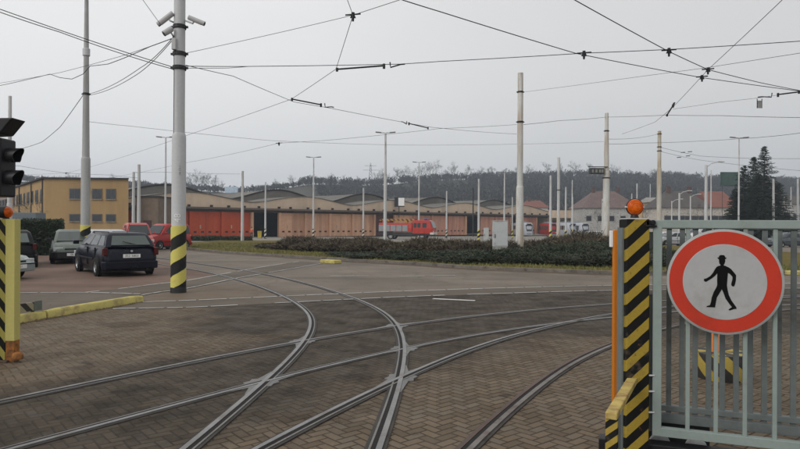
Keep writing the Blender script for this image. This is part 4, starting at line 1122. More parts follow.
# grey box truck behind the hedge
bt = thing('box_truck', 'grey blue box truck standing behind the dark hedge', 'truck', gp(27, 62), R(8))
mgb = mat('truck_box', (.13,.155,.17), .6, .1, 2)
MB().box((0,0,1.85), (2.6,2.3,2.3)).build('cargo_box', mgb, bt, bevel=.04); MB().box((2.0,0,1.3), (1.3,2.1,1.7), tx=.8).build('cab', mat('truck_cab', (.2,.23,.25), .5), bt, bevel=.1)
MB().box((2.35,0,1.65), (.7,1.8,.6), tx=.8).build('windscreen', M_glass, bt, bevel=.03)
for x in (-.8, 1.9):
    for s in (-1, 1): wheel(bt, x, s*.95, .42, .25, s)
# parked cars far right (seen over the hedge and through the gate)
far_proto = None
GC = 'cars parked in the far yard'
spec = [(589,128,P_lsil,'first pale car of the far row left of the old pole'), (593.5,135,P_white,'white car of the far row, second one'), (599,140,P_lsil,'pale car of the far row just left of the old pole'),
        (616,120,P_white,'white car right of the old pole'), (621,128,P_dg,'grey car right of the old pole'), (626,118,P_red,'small red car below the amber lamp'), (641,118,P_lsil,'silver car right of the amber lamp')]
for px, Y, pt, lab in spec:
    car('compact_car', lab, 'car', gp(px, Y), R(200), pt, group=GC, **HATCH)
for px, Y, pt, lab in ((672,62,P_lsil,'silver car behind the gate left of the sign'), (786,60,P_dg,'dark car behind the gate right of the sign'), (662,70,P_white,'white car seen through the left gate bars')):
    car('compact_car', lab, 'car', gp(px, Y), R(190), pt, **HATCH)
wv = car('delivery_van', 'white van roof showing above the gate top rail', 'van', gp(703, 66), R(185), P_white, **{**VAN, 'H': 2.3, 'belt': 1.3})

# ------------------------------------------------------------------ fire engine
FY = 99
f0 = gp(381, FY); f1 = gp(436, FY-1.2)
dv = (f1-f0); Lf = dv.to_2d().length; rzf = math.atan2(dv.y, dv.x) - R(9)
fe = thing('fire_engine', 'red fire engine with silver shutters and striped ladder on its roof', 'fire engine', f0, rzf)
M_fred = mat('fire_red', (.40,.028,.016), .4, .08, 1, coat=.3); M_shut = mat('shutter_silver', (.25,.26,.27), .4, .1, 3, .3)
M_lad = hazard('ladder_stripes', (.42,.27,.05), (.10,.03,.02), .7, slope=(1,0,1), wear=.2)
MB().box((Lf/2,0,.85), (Lf*.96,2.3,.5)).build('chassis', M_dark, fe)
MB().box((Lf*.31,0,1.55), (Lf*.62,2.4,.7)).build('lower_body', M_fred, fe, bevel=.05)
MB().box((Lf*.31,0,2.2), (Lf*.62,2.3,.75), ty=.94).build('upper_body', M_fred, fe, bevel=.05)
for k in range(5):
    MB().box((.45+k*.99*Lf/9, -1.215, 1.75), (Lf*.098,.03,.95)).build('shutter', M_shut, fe, bevel=.01)
m_ = MB(); m_.loft([[(x, -1.2*k, .9), (x, -1.2*k, 1.75), (x-.0+dxx, -1.1*k, zt_), (x+dxx, 1.1*k, zt_), (x, 1.2*k, 1.75), (x, 1.2*k, .9)] for x, k, zt_, dxx in ((Lf*.63,1,3.0,0), (Lf*.9,1,3.0,0), (Lf*.965,.99,2.9,-.2), (Lf,.9,1.9,-.1))]); m_.build('cab', M_fred, fe, bevel=.05)
for x0_, x1_ in ((.65,.705), (.72,.775), (.81,.885)):
    MB().box((Lf*(x0_+x1_)/2, -1.17, 2.2), (Lf*(x1_-x0_), .05, .75), ty=1).build('side_window', M_glass, fe, bevel=.02)
    MB().box((Lf*(x0_+x1_)/2, -1.21, 1.3), (.012, .03, 1.1)).build('door_gap', M_dark, fe)
m_ = MB(); add_panel(m_, [(Lf*1.0,-1.04,1.78),(Lf*1.0,1.04,1.78),(Lf*.968-.15,1.0,2.85),(Lf*.968-.15,-1.0,2.85)], .03,.97,.03,.97,(1,0,.2),.05,.04); m_.build('windscreen', mat('sky_toned_windscreen', (.12,.14,.15), .12), fe)  # windscreen colour lightened to imitate the sky mirrored in it
MB().box((Lf*.98,0,.95), (.6,2.4,.35)).build('bumper', mat('engine_white', (.5,.5,.48), .5), fe, bevel=.05)
for s in (-.9, .9): MB().box((Lf*1.0+.02, s, 1.25), (.08,.3,.2)).build('headlight', M_lamp, fe)
MB().box((Lf*.86,0,3.12), (.5,1.8,.2)).build('beacon_bar', mat('beacon_blue', (.03,.06,.3), .3), fe, bevel=.04)
m_ = MB()
for s in (-.35,.35):
    m_.box((Lf*.34, s-.3, 3.05), (Lf*.68,.07,.28))
for k in range(16): m_.box((Lf*.02+k*Lf*.043, -.3, 3.05), (.06,.7,.06))
m_.box((Lf*.15,-.3,2.75),(.3,.8,.4)); m_.box((Lf*.5,-.3,2.75),(.3,.8,.4)); m_.build('ladder', M_lad, fe)
for x in (.22, .80):
    for s in (-1, 1): wheel(fe, Lf*x, s*1.0, .5, .32, s)

# ------------------------------------------------------------------ trams
M_tram = mat('tram_silver', (.36,.375,.41), .4, .07, 1, coat=.3); M_tramred = mat('tram_red', (.36,.02,.02), .4, .08, 1)
M_tgrey = mat('tram_skirt', (.26,.28,.31), .5)
def tram(px, Y, yaw, label, body=M_tram, front=M_tram):
    t = thing('tram', label, 'tram', gp(px, Y), yaw)
    rings = []
    for x, w, zt_, zb_ in ((-14,1.2,3.3,.35), (-1.2,1.22,3.35,.3), (-.55,1.18,3.3,.3), (-.15,1.02,3.0,.32), (.1,.84,2.3,.35), (.25,.74,1.3,.38), (.22,.68,.7,.42)):
        rings.append([(x,-w*.9,zb_),(x,-w,zb_+.3),(x,-w,zt_*.55),(x,-w*.93,zt_*.9),(x,-w*.7,zt_),(x,w*.7,zt_),(x,w*.93,zt_*.9),(x,w,zt_*.55),(x,w,zb_+.3),(x,w*.9,zb_)])
    MB().loft(rings).build('body', body, t, smooth=50)
    m_ = MB(); m_.loft([[(.27,-.62,1.25),(.27,.62,1.25),(.0,.62,1.25),(.0,-.62,1.25)], [(.12,-.80,2.1),(.12,.80,2.1),(-.3,.80,2.1),(-.3,-.80,2.1)], [(-.06,-.86,2.85),(-.06,.86,2.85),(-.6,.86,2.85),(-.6,-.86,2.85)]]); m_.build('windscreen', M_glass, t, bevel=.04)
    MB().box((.0,0,3.02), (.5,1.1,.22)).build('destination_box', M_black, t, bevel=.03)
    for s in (-1, 1):
        MB().box((.2,s*.52,.95), (.16,.28,.18)).build('headlight', M_lamp, t, bevel=.03)
        for k in range(6): MB().box((-1.9-k*1.9, s*1.215, 2.15), (1.5,.03,1.0)).build('side_window', M_glass, t)
    MB().box((.18,0,.42), (.35,1.5,.28)).build('bumper', M_tgrey, t, bevel=.06)
    MB().box((-7,0,3.5), (5,1.4,.3)).build('roof_box', M_tgrey, t, bevel=.05)
    return t
tram(529, 152, R(-86), 'silver tram nose in the open depot bay behind the concrete pole')
tram(573, 150, R(-84), 'left one of two silver trams standing in the yard')
tram(585.5, 147, R(-82), 'right one of two silver trams standing in the yard')
tram(553.5, 158, R(-92), 'red tram end beside the tall rust stained pole', M_tramred, M_tramred)
# ------------------------------------------------------------------ tram depot
DO = Vector((-44.2, 97.9, -0.75)); dd = Vector((1, .9, 0)).normalized(); dyaw = math.atan2(dd.y, dd.x)
dep = thing('tram_depot', 'long low depot hall with vaulted beige gables and tall folding doors', 'building', DO, dyaw)
BAY = 17.2*math.sqrt(1.81); NB = 5; LT = BAY*NB
EZ = 4.4 + .75
M_beige = mat('gable_render', (.62,.485,.36), .85, .1, .12, bump=.2, dirt=(.49,.385,.285), dirt_amt=.35, dirt_scale=.25, streak=True)
M_roofd = mat('vault_roof_grey', (.18,.17,.152), .9, .2, .08, spec=.1, dirt=(.135,.125,.112), dirt_amt=.5, dirt_scale=.15)
M_rim = M_rim
M_eave = mat('dark_eave', (.04,.036,.034), .8, .2, .5)
M_dred = mat('door_orange_red', (.54,.088,.030), .6, .10, .35, dirt=(.42,.07,.028), dirt_amt=.35, dirt_scale=.4, streak=True)
M_dtan = mat('door_tan', (.66,.39,.25), .65, .14, .3, dirt=(.46,.255,.16), dirt_amt=.55, dirt_scale=.35, streak=True)
M_dpink = mat('door_pinkish', (.60,.31,.22), .65, .14, .3, dirt=(.40,.19,.13), dirt_amt=.45, dirt_scale=.35, streak=True)
M_dmar = mat('door_maroon', (.075,.03,.03), .65, .16, .3)
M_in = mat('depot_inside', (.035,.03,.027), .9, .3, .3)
def arc(x0, x1, zt_, zp, n=16):
    out = []
    for i in range(n+1):
        u = -1 + 2*i/n; out.append((x0+(x1-x0)*(i/n), zt_+(zp-zt_)*(math.cos(u*math.pi)*.5+.5)**.8))
    return out
troughz, peakz = 5.55+.75, 6.95+.75
for k in range(NB):
    x0_, x1_ = k*BAY, (k+1)*BAY
    a = arc(x0_, x1_, troughz, peakz)
    MB().prism([(x0_, EZ-.02)] + a + [(x1_, EZ-.02)], 0.0, .35, 'XZ').build('gable', M_beige, dep)
    # front vault roof strip and coping
    m_ = MB()
    for (u0, z0_), (u1, z1_) in zip(a, a[1:]):
        m_.add([(u0,-.15,z0_+.02),(u1,-.15,z1_+.02),(u1,10,z1_+.02),(u0,10,z0_+.02),(u0,-.15,z0_+.14),(u1,-.15,z1_+.14),(u1,10,z1_+.14),(u0,10,z0_+.14)], [(4,5,6,7),(0,1,5,4),(0,3,2,1),(1,2,6,5),(3,0,4,7)])
    m_.build('front_vault', M_eave if 0 else M_roofd, dep)
    # taller rear vault
    a2 = arc(x0_, x1_, 7.2, 9.5)
    MB().prism([(x0_, troughz-.5)] + a2 + [(x1_, troughz-.5)], 10, 70, 'XZ').build('rear_vault', M_roofd, dep)
    m_ = MB(); m_.ribbon if 0 else None
    m_.tube([(u, 9.9, z) for u, z in a2], .16, 6); m_.build('vault_rim', M_eave, dep)
    # roof studs along the eaves
    for j in range(7): MB().box((x0_+BAY*(j+.5)/7+random.uniform(-.6,.6), -.25, EZ+.36), (.4,.3,.35)).build('floodlight', M_dark, dep)
MB().box((LT/2, -.4, EZ-.12), (LT+.6, 1.0, .24)).build('canopy', M_eave, dep)
MB().box((LT/2, -.93, EZ-.02), (LT+.6, .06, .34)).build('fascia', mat('fascia_brown', (.13,.10,.085), .7, .2, .3), dep)
MB().box((LT/2, .3, EZ-.4), (LT, .3, .45)).build('lintel', mat('lintel_eave_shade', (.10,.07,.055), .8, .2, .3), dep)  # dark band, its colour standing in for the shadow under the eaves
# doors bay by bay: 4 per bay; None = open
plan = ['R','R','R','R', 'D','T','T','T', 'T','M','T','P', 'P','P','O','P', 'P','O','P','O']
dw = BAY/4
for i, k in enumerate(plan):
    x0_ = i*dw
    MB().box((x0_, .05, (EZ-.6)/2), (.5, .6, EZ-.6)).build('pier', M_dred if k == 'R' else (M_dpink if k == 'P' else M_dtan), dep)
    zt_ = EZ-.62
    if k in 'RTPM':
        mm = {'R': M_dred, 'T': M_dtan, 'P': M_dpink, 'M': M_dmar}[k]
        d_ = MB()
        for q in range(4): d_.box((x0_+.25+(dw-.5)*(q+.5)/4, .22+.03*(q % 2), zt_/2), ((dw-.5)/4-.03, .08, zt_))
        dob = d_.build('folding_door', mm, dep)
        m_ = MB(); m_.box((x0_+dw*.32, .165, 1.9), (.22,.03,.6)); m_.build('door_marking', mat('pale_marking', (.45,.38,.28), .7), dob)
        m_ = MB()
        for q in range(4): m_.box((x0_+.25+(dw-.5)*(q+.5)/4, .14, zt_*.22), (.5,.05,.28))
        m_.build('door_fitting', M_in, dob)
# interior and back wall
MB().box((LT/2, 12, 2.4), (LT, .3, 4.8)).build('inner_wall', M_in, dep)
MB().box((LT+.2, 8, 3), (.4, 17, 6)).build('end_wall', M_beige, dep); MB().box((-.2, 35, 2.9), (.4, 70, 5.8)).build('side_wall', M_beige, dep)
po = at(358, 228, 131); wpx = dep
# pink poster on the maroon door
m_ = MB().box((0,0,0), (1.5,.04,2.0)); o = m_.build('poster', mat('pink_poster', (.5,.17,.17), .6), None)
dmid = 9.5*dw; pw_ = DO + dd*dmid + Vector((0,0,2.2)) + Vector((dd.y,-dd.x,0))*.2
tag(o, 'pink poster on the maroon depot door', 'poster'); o.location = pw_ - Vector((dd.y,-dd.x,0))*.08; o.rotation_euler.z = dyaw

# ------------------------------------------------------------------ yellow office building
M_ochre = mat('ochre_render', (.36,.235,.105), .85, .08, .15, bump=.15, dirt=(.30,.195,.088), dirt_amt=.35, dirt_scale=.3, streak=True)
M_ochre2 = mat('dull_render', (.235,.19,.16), .85, .08, .15)
M_frame = mat('window_frame', (.1,.09,.085), .6)
yb = thing('office_building', 'two storey ochre building with square dark windows', 'building', (0,0,0))
YB = 91
def ybx(px, Y=YB): return (px-400)/F*Y
xl, xr_ = ybx(44.5), ybx(126.5); zt_ = zat(85, 179, YB); gzz = gz(YB)
sd = Vector((-.62, .78, 0)).normalized()
C0 = Vector((xl, YB, 0)); C1 = Vector((xr_, YB+.6, 0)); C2 = C1 + sd*30 + Vector((0,0,0)); C3 = C0 + sd*38
m_ = MB(); m_.prism([(p.x, p.y) for p in (C0, C1, C1+sd*38, C3)], gzz-1, zt_, 'XY'); m_.build('wall', M_ochre, yb)
m_ = MB(); o_ = .35
m_.prism([(C0.x-o_, C0.y-o_), (C1.x+.2, C1.y-o_), (C1.x+sd.x*38+.2, C1.y+sd.y*38), (C3.x-o_, C3.y)], zt_+.01, zt_+.22, 'XY'); m_.build('roof', M_eave, yb)
def win(parent, base, dirv, w, z0_, z1_, cross=2, nrm_=None):
    rz_ = math.atan2(dirv.y, dirv.x); c = base
    f_ = MB(); f_.box((0,-.02,(z0_+z1_)/2), (w+.16,.10,z1_-z0_+.16)); fo = f_.build('window', M_frame, parent, loc=(c.x,c.y,0), rz=rz_)
    g_ = MB()
    for q in range(cross): g_.box((-w/2+w*(q+.5)/cross, -.08, (z0_+z1_)/2), (w/cross-.09,.03,z1_-z0_-.06))
    g_.build('pane', M_window, fo)
    s_ = MB(); s_.box((0,-.12,z0_-.12), (w+.3,.2,.07)); s_.build('sill', M_conc, fo)
fd = (C1-C0).normalized()
for px0, px1 in ((69.2,78.8),(91.4,100.2),(105,113.6)):
    c = C0 + fd*((ybx((px0+px1)/2)-xl)/fd.x); w = ybx(px1)-ybx(px0)
    win(yb, c, fd, w, zat(85,198.5,YB), zat(85,189,YB)); win(yb, c, fd, w, zat(85,221,YB), zat(85,214.5,YB), 1)
for k in range(8):
    c = C0 + sd*(2.6+k*4.3); win(yb, c, -sd, 2.2 if k % 2 else 1.6, 4.9, 6.7); win(yb, c, -sd, 1.8, 1.7, 3.2)
for k in (1.0, 11.5, 25):
    p = C0 + sd*k + Vector((-.12,-.1,0)); MB().cyl((p.x,p.y,gzz), (p.x,p.y,zt_), .09, n=8).build('drain_pipe', M_dark, yb)
MB().box((xl+6.2, YB-.1, 6.5), (.35,.3,.3)).build('wall_lamp', M_dark, yb)
# duller wing further along
dw_ = thing('office_wing', 'duller grey brown wing continuing behind the ochre building', 'building', (0,0,0))
a_, b_2 = C3+Vector((.1,.1,0)), C3+sd*45
m_ = MB(); m_.prism([(a_.x,a_.y),(a_.x+18,a_.y+1),(b_2.x+18,b_2.y+1),(b_2.x,b_2.y)], gz(120)-1, zt_-.4, 'XY'); m_.build('wall', M_ochre2, dw_)
m_ = MB(); m_.prism([(a_.x-.4,a_.y),(a_.x+18,a_.y+1),(b_2.x+18,b_2.y+1),(b_2.x-.4,b_2.y)], zt_-.39, zt_-.15, 'XY'); m_.build('roof', M_eave, dw_)
for k in range(9): win(dw_, C3 + sd*(3+k*4.5), -sd, 2.0, 4.6, 6.4)
# link building between office and depot
lk = thing('link_building', 'low brown block squeezed between ochre building and depot', 'building', (C1.x+.1, C1.y+1.5, gz(92)), 0)
MB().box((1.8,5,3.1), (3.4,9,6.2)).build('wall', mat('brown_render', (.17,.125,.09), .85), lk); MB().box((1.8,5,6.3), (3.7,9.4,.2)).build('roof', M_eave, lk); MB().box((1.9,.45,1.4), (1.2,.08,2.6)).build('door', M_dmar, lk)
# beige hall beyond the depot
bh = thing('beige_hall', 'flat roofed beige hall behind the silver trams', 'building', gp(545, 188), R(3))
wb_ = (592-545)/F*190
MB().box((wb_/2, 15, 3.3), (wb_, 30, 6.6)).build('wall', mat('pale_hall_wall', (.28,.27,.25), .85, .15, .3), bh)
MB().box((wb_/2, 14.5, 6.2), (wb_+1, 31.5, 2.3)).build('fascia', M_beige, bh)
for k in range(4): MB().box((wb_*(.42+.16*k), -.04, 3.2), (1.9,.1,1.9)).build('window', M_window, bh)
MB().box((wb_*.25, -.06, 2.2), (4.2,.12,4.2)).build('door', M_dmar, bh)

# ------------------------------------------------------------------ houses on the right
def house(label, px0, px1, pyr, pye, Y, wallm, roofm, depth=10, hip=1.2, wins=3, yaw=0, rows=1, chim=1, name='house'):
    a = gp(px0, Y); b_ = gp(px1, Y); w = b_.x-a.x; g = gz(Y)
    ze = zat((px0+px1)/2, pye, Y)-g; zr_ = zat((px0+px1)/2, pyr, Y+depth/2)-g
    t = thing(name, label, 'house', (a.x, Y, g), yaw)
    MB().box((w/2, depth/2, ze/2), (w, depth, ze)).build('wall', wallm, t)
    o_ = .5; m_ = MB()
    vs = [(-o_,-o_,ze),(w+o_,-o_,ze),(w+o_,depth+o_,ze),(-o_,depth+o_,ze),(hip,depth/2,zr_),(w-hip,depth/2,zr_)]
    m_.add(vs, [(0,1,5,4),(1,2,5),(2,3,4,5),(3,0,4),(3,2,1,0)]); ro = m_.build('roof', roofm, t)
    for k in range(chim):
        x = w*(.3+.45*k); MB().box((x, depth/2-.6, zr_+.25), (.8,.8,1.5)).build('chimney', mat('chimney_brick', (.10,.065,.055), .9), ro)
    for r_ in range(rows):
        for k in range(wins):
            x = w*(k+.5)/wins; z = ze*(.62 if rows == 1 else (.76-.42*r_))
            f_ = MB().box((x,-.02,z), (1.5,.12,1.5)).build('window', M_frame, t); MB().box((x,-.09,z), (1.25,.03,1.25)).build('pane', M_window, f_)
    return t
M_rbrown = mat('tile_brown', (.15,.105,.095), .85, .2, .4, dirt=(.08,.06,.055)); M_rred = mat('tile_orange_red', (.19,.08,.06), .85, .12, .4); M_rdark = mat('tile_dark', (.085,.075,.07), .85, .2, .4)
M_wg = mat('grey_plaster', (.40,.385,.36), .9, .15, .3, dirt=(.13,.125,.12)); M_wb = mat('beige_plaster', (.46,.42,.37), .9, .12, .3, dirt=(.17,.15,.13)); M_woch = mat('ochre_plaster', (.46,.32,.18), .9, .1, .3)
house('brown roofed grey house left of the amber lamp', 583, 640, 191, 208, 175, M_wg, M_rbrown, 14, 5, 5, chim=2)
house('small grey house with red roof over the depot end', 524, 548, 200.5, 207.5, 245, M_wb, M_rred, 10, 2, 3)
house('red roofed house glimpsed beyond the first brown roof', 604, 632, 195, 203, 240, M_wb, M_rred, 10, 3, 3)
house('small ochre house behind the tall stained pole', 652.5, 673, 197.5, 202, 150, M_woch, M_conc, 9, .2, 2, chim=0)
house('long dark roofed house behind the gate', 664, 712, 191, 207.5, 140, M_wb, M_rdark, 12, 3, 7, chim=2)
house('house with orange red roof beside the spruces', 711.5, 738, 191.5, 207.5, 140, M_wb, M_rred, 12, .3, 4, chim=0)
house('grey house at the right edge behind the spruces', 772, 830, 196, 204, 150, M_wg, M_rdark, 10, 2, 6)
house('pale house far beyond the depot roof', 487, 505, 206, 209, 260, M_wb, M_rdark, 10, 2, 3)
# billboards and pylon on the hill
def board(label, px0, px1, py0, py1, Y, m, name='billboard'):
    a = at(px0, py1, Y); w = at(px1, py1, Y).x-a.x; h = zat(px0, py0, Y)-a.z
    t = thing(name, label, 'billboard', a); MB().box((w/2,0,h/2), (w,.4,h)).build('panel', m, t, bevel=.05)
    for x in (.15,.85): MB().cyl((w*x,.3,-9), (w*x,.3,h*.5), .04, n=8).build('leg', M_dark, t)
    MB().box((w/2,-.25,h/2), (w*.92,.06,h*.86)).build('face', m, t)
board('pale blue billboard among the trees left of the pale pole', 224.8, 238, 186.8, 193, 230, mat('pale_blue_board', (.42,.52,.62), .6))
board('dark green netted panel left of the spruces', 720.5, 738.5, 172, 186, 120, mat('dark_green_net', (.05,.085,.075), .8, .3, .5), name='green_screen')
py_ = thing('lattice_pylon', 'lattice power pylon on the hill behind the depot', 'pylon', at(370.6, 179, 420))
m_ = MB(); Hh = 14
for s1 in (-1,1):
    for s2 in (-1,1): m_.cyl((s1*1.6,s2*1.6,-6), (s1*.2,s2*.2,Hh-3), .09, n=4)
for k in range(7):
    z0_ = -4+k*2; w0 = 1.6-(z0_+6)/(Hh+3)*1.4
    m_.cyl((-w0,-w0,z0_), (w0,-w0,z0_+2), .06, n=4); m_.cyl((w0,-w0,z0_), (-w0,-w0,z0_+2), .1, n=4)
for z_, w_ in ((Hh-5,4),(Hh-8,5)): m_.cyl((-w_,0,z_), (w_,0,z_), .09, n=4)
m_.build('tower', M_dark, py_)

# ------------------------------------------------------------------ hills
prof = [(-300,181),(-120,178),(0,180),(44,182),(90,184),(130,187),(180,189),(240,193),(262,191),(285,188),(305,184),(330,184),(350,186),(380,185),(410,182),(440,180),(480,179),(520,178),(560,176),(600,176),(640,178),(670,177),(700,180),(740,181),(800,183),(900,181),(1100,184)]
def prof_at(px):
    for (a, ya), (b_, yb_) in zip(prof, prof[1:]):
        if a <= px <= b_: return ya+(yb_-ya)*(px-a)/(b_-a)
    return prof[0][1] if px < prof[0][0] else prof[-1][1]
from mathutils import noise as mnoise
def ridgeY(px): return 400 + 120*max(0, min(1, (px-250)/300))
def hill_z(x, y):
    px = 400 + x/max(y, 1)*F
    Yr = ridgeY(px); Y0 = 262
    pxr = px
    zr_ = CAMZ + (224.5 + (pxr-400)*math.tan(ROLL) - prof_at(pxr))/F*Yr
    t = (y-Y0)/(Yr-Y0); g = gz(min(y, Y0))
    if t <= 0: return g
    n = mnoise.noise(Vector((x*.012, y*.012, 0)))*3*min(1, t*2)*(1 if t < .9 else max(0, 1-(t-.9)*8))
    if t <= 1: return g + (zr_-g)*(t**.9*(1.0)) + n*(1-t)
    return zr_ - (t-1)*6
nx, ny = 150, 60
xs_ = [-900 + 1800*i/nx for i in range(nx+1)]; ys_ = [208 + (720-208)*j/ny for j in range(ny+1)]
m_ = MB(); m_.add([(x, y, hill_z(x, y)) for y in ys_ for x in xs_], [(j*(nx+1)+i, j*(nx+1)+i+1, (j+1)*(nx+1)+i+1, (j+1)*(nx+1)+i) for j in range(ny) for i in range(nx)])
M_hill = ground_mat('hill_floor', (.075,.07,.058), (.105,.096,.08), (.055,.052,.045), .02, .95, .1)
structure(m_.build('hills', M_hill, smooth=180))

def twigs(m_, p, d, L, r, depth, spread, nseg=3):
    q = p + d*L
    side = d.orthogonal().normalized()
    w = r
    s2 = d.cross(side)
    m_.add([p+side*w, p-side*w*.5+s2*w*.87, p-side*w*.5-s2*w*.87, q], [(0,1,3),(1,2,3),(2,0,3)])
    if depth == 0: return
    for k in range(nseg):
        t = random.uniform(.35, 1.0); a = random.uniform(0, 2*math.pi)
        nd = (d + (side*math.cos(a)+s2*math.sin(a))*random.uniform(.4, 1)*spread).normalized(); nd = (nd + Vector((0,0,.12))).normalized()
        twigs(m_, p+d*L*t, nd, L*random.uniform(.5, .78), r*.62, depth-1, spread, nseg)
M_bark = leaf_mat('winter_twigs', (.06,.054,.048), (.11,.098,.086), (.045,.045,.038), .9)
M_wood = leaf_mat('winter_wood', (.03,.031,.032), (.066,.062,.057), (.024,.03,.03), .9)
# individual bare trees standing out on the ridge
tree_protos = []
for k in range(4):
    m_ = MB(); twigs(m_, Vector((0,0,0)), Vector((0,0,1)), 6.2, .22, 5, 1.0, 4)
    tree_protos.append(m_)
def bare_tree(proto_i, loc, s, label, group):
    key = 'bt%d' % proto_i
    if key not in MATS:
        t = thing('bare_tree', label, 'tree', loc, 0, group)
        tree_protos[proto_i].build('crown', M_bark, t); MB().cyl((0,0,-1.5), (0,0,3.6), .24, .15, 7).build('trunk', M_bark, t)
        MATS[key] = t; t.scale = (s,)*3; return t
    c = dup(MATS[key], loc, random.uniform(0, 6), label, s); c['group'] = group; return c
random.seed(21)
for px, hpx in ((188,9),(194,11),(201,13),(208,14),(214,12),(221,8),(262,6),(276,7),(292,8),(303,9),(315,8),(330,8),(345,8),(357,9),(378,11),(385,9),(398,13),(404,12),(414,10),(424,12),(433,13),(446,10),(452,12),(467,12),(480,10),(490,12),(507,10),(518,11),(530,10),(545,11),(560,9),(575,10),(590,10),(615,9),(630,8),(655,9),(68,8),(76,9),(112,8),(22,7)):
    Yt = ridgeY(px)*random.uniform(.96, 1.0); X = (px-400)/F*Yt; z = hill_z(X, Yt)
    bare_tree(random.randrange(4), (X, Yt, z-.5), hpx/F*Yt/13.5*1.6, 'bare winter tree sticking up along the wooded ridge', 'bare trees along the ridge')
# the wood: one mass
random.seed(5)
m_ = MB(); V = m_.v; Fc = m_.f
cnt = 0
while cnt < 6500:
    px = random.uniform(-160, 960); Yr = ridgeY(px); u = random.random()**.75
    y = 268 + (Yr+8-268)*u; x = (px-400)/F*y; z = hill_z(x, y)
    open_ = mnoise.noise(Vector((x*.02, y*.02, 4)))
    if px < 470 and open_ > -.12 and u < .86: 
        cnt += .4; continue
    H_ = random.uniform(6, 10)*(.7 if px < 300 else 1)*(1-.3*u); cr_ = H_*.33
    for k in range(24):
        a = random.uniform(0, 6.283); e = random.uniform(-1.0, 1.0); rr_ = cr_*math.sqrt(random.random())
        cx_, cy_, cz_ = x+math.cos(a)*rr_, y+math.sin(a)*rr_, z+H_*(.52+.42*e*(1-.6*(rr_/cr_)**2))
        dx_, dz_ = random.uniform(-1,1)*1.1, random.uniform(.1, 1.3); wv_ = random.uniform(.15, .5)
        b0 = len(V); V += [(cx_-wv_, cy_, cz_-dz_*.4), (cx_+wv_, cy_+random.uniform(-.5,.5), cz_-dz_*.3), (cx_+dx_, cy_+random.uniform(-.6,.6), cz_+dz_)]; Fc.append((b0, b0+1, b0+2))
    b0 = len(V); V += [(x-.15,y,z-1),(x+.15,y,z-1),(x,y,z+H_*.9)]; Fc.append((b0,b0+1,b0+2))
    cnt += 1
tag(m_.build('woods', M_wood), 'dense leafless wood covering the hillside', None, None, 'stuff')
# shrubs and scrub behind houses
random.seed(9)

# ------------------------------------------------------------------ shrubs and hedges
def lumpy(n, rx, ry, rz_, leaf, lumps, flat=.25, updir=.3, longk=1.6):
    m_ = MB(); L = []
    for k in range(lumps):
        a = random.uniform(0, 6.283); q = random.uniform(0, .62)
        L.append((math.cos(a)*rx*q, math.sin(a)*ry*q, random.uniform(.3, .62)*rz_, random.uniform(.3, .5)))
    for k in range(n):
        lx, ly, lz, ls = random.choice(L)
        d = Vector((random.gauss(0,1), random.gauss(0,1), random.gauss(0,1)*.8+.25)).normalized(); q = random.uniform(.72, 1.08)
        c = Vector((lx+d.x*rx*ls*q, ly+d.y*ry*ls*q, max(.02, lz+d.z*rz_*ls*1.05*q)))
        u = (d*.6+Vector((random.gauss(0,.6), random.gauss(0,.6), random.gauss(0,.4)+updir))).normalized(); w = u.orthogonal().normalized(); w = (Matrix.Rotation(random.uniform(0,6.28), 3, u) @ w)
        l = leaf*random.uniform(.6, 1.4); lk = longk
        if random.random() < .05: u = (u+Vector((0,0,1.2))).normalized(); lk = longk*random.uniform(1.8, 3.2); l *= .8
        m_.add([c-w*l*.3, c+w*l*.3, c+u*l*lk], [(0,1,2)])
    core = MB()
    for lx, ly, lz, ls in L:
        rr_ = ls*.80; vs = []; fs = []; N = 10
        prof_ = [(math.sin(math.pi*j/6)*rr_, math.cos(math.pi*j/6)*rr_) for j in range(7)]
        for (a_, b_) in prof_:
            for i in range(N):
                t = 6.283*i/N; j_ = 1+random.uniform(-.12,.12); vs.append((lx+math.cos(t)*a_*rx*j_, ly+math.sin(t)*a_*ry*j_, max(-.05, lz+b_*rz_*j_)))
        for j in range(6):
            for i in range(N): fs.append((j*N+i, j*N+(i+1)%N, (j+1)*N+(i+1)%N, (j+1)*N+i))
        core.add(vs, fs)
    return m_, core
M_jun = leaf_mat('juniper_leaf', (.022,.031,.018), (.062,.076,.048), (.06,.05,.036), .75)
M_jcore = mat('juniper_core', (.024,.03,.02), .9, .4, 3, bump=.5)
M_brn = leaf_mat('barberry_twig', (.062,.05,.034), (.14,.115,.08), (.045,.042,.028), .9)
M_bcore = mat('twig_core', (.045,.032,.03), .9, .4, 3, bump=.5)
random.seed(31)
def shrub_protos(fm, cm, n, dims, leaf, lumps, nproto, name, updir=.3, longk=1.6):
    out = []
    for k in range(nproto):
        f_, c_ = lumpy(n, *dims, leaf, lumps, updir=updir, longk=longk)
        out.append((f_, c_, fm, cm, name, [None]))
    return out
def put_shrub(pr, loc, rz_, s, label, group, sz_=1.0, cat='shrub'):
    f_, c_, fm, cm, name, box = pr
    if box[0] is None:
        t = thing(name, label, cat, loc, rz_, group); f_.build('foliage', fm, t); c_.build('dark_core', cm, t); box[0] = t  # dark inner mass added so the foliage is not see-through
    else: t = dup(box[0], loc, rz_, label); t['group'] = group
    t.scale = (s, s, s*sz_); return t
JP = shrub_protos(M_jun, M_jcore, 9000, (2.2,1.8,.95), .07, 9, 3, 'juniper_shrub', .1, 2.2)
BP = shrub_protos(M_brn, M_bcore, 6000, (2.3,1.5,1.0), .08, 8, 2, 'bare_shrub', .7, 2.6)
GJ = 'spreading junipers on the planted island'; GB = 'brown leafless shrubs behind the junipers'
jl = 'dark green spreading juniper in the planted island along the kerb'
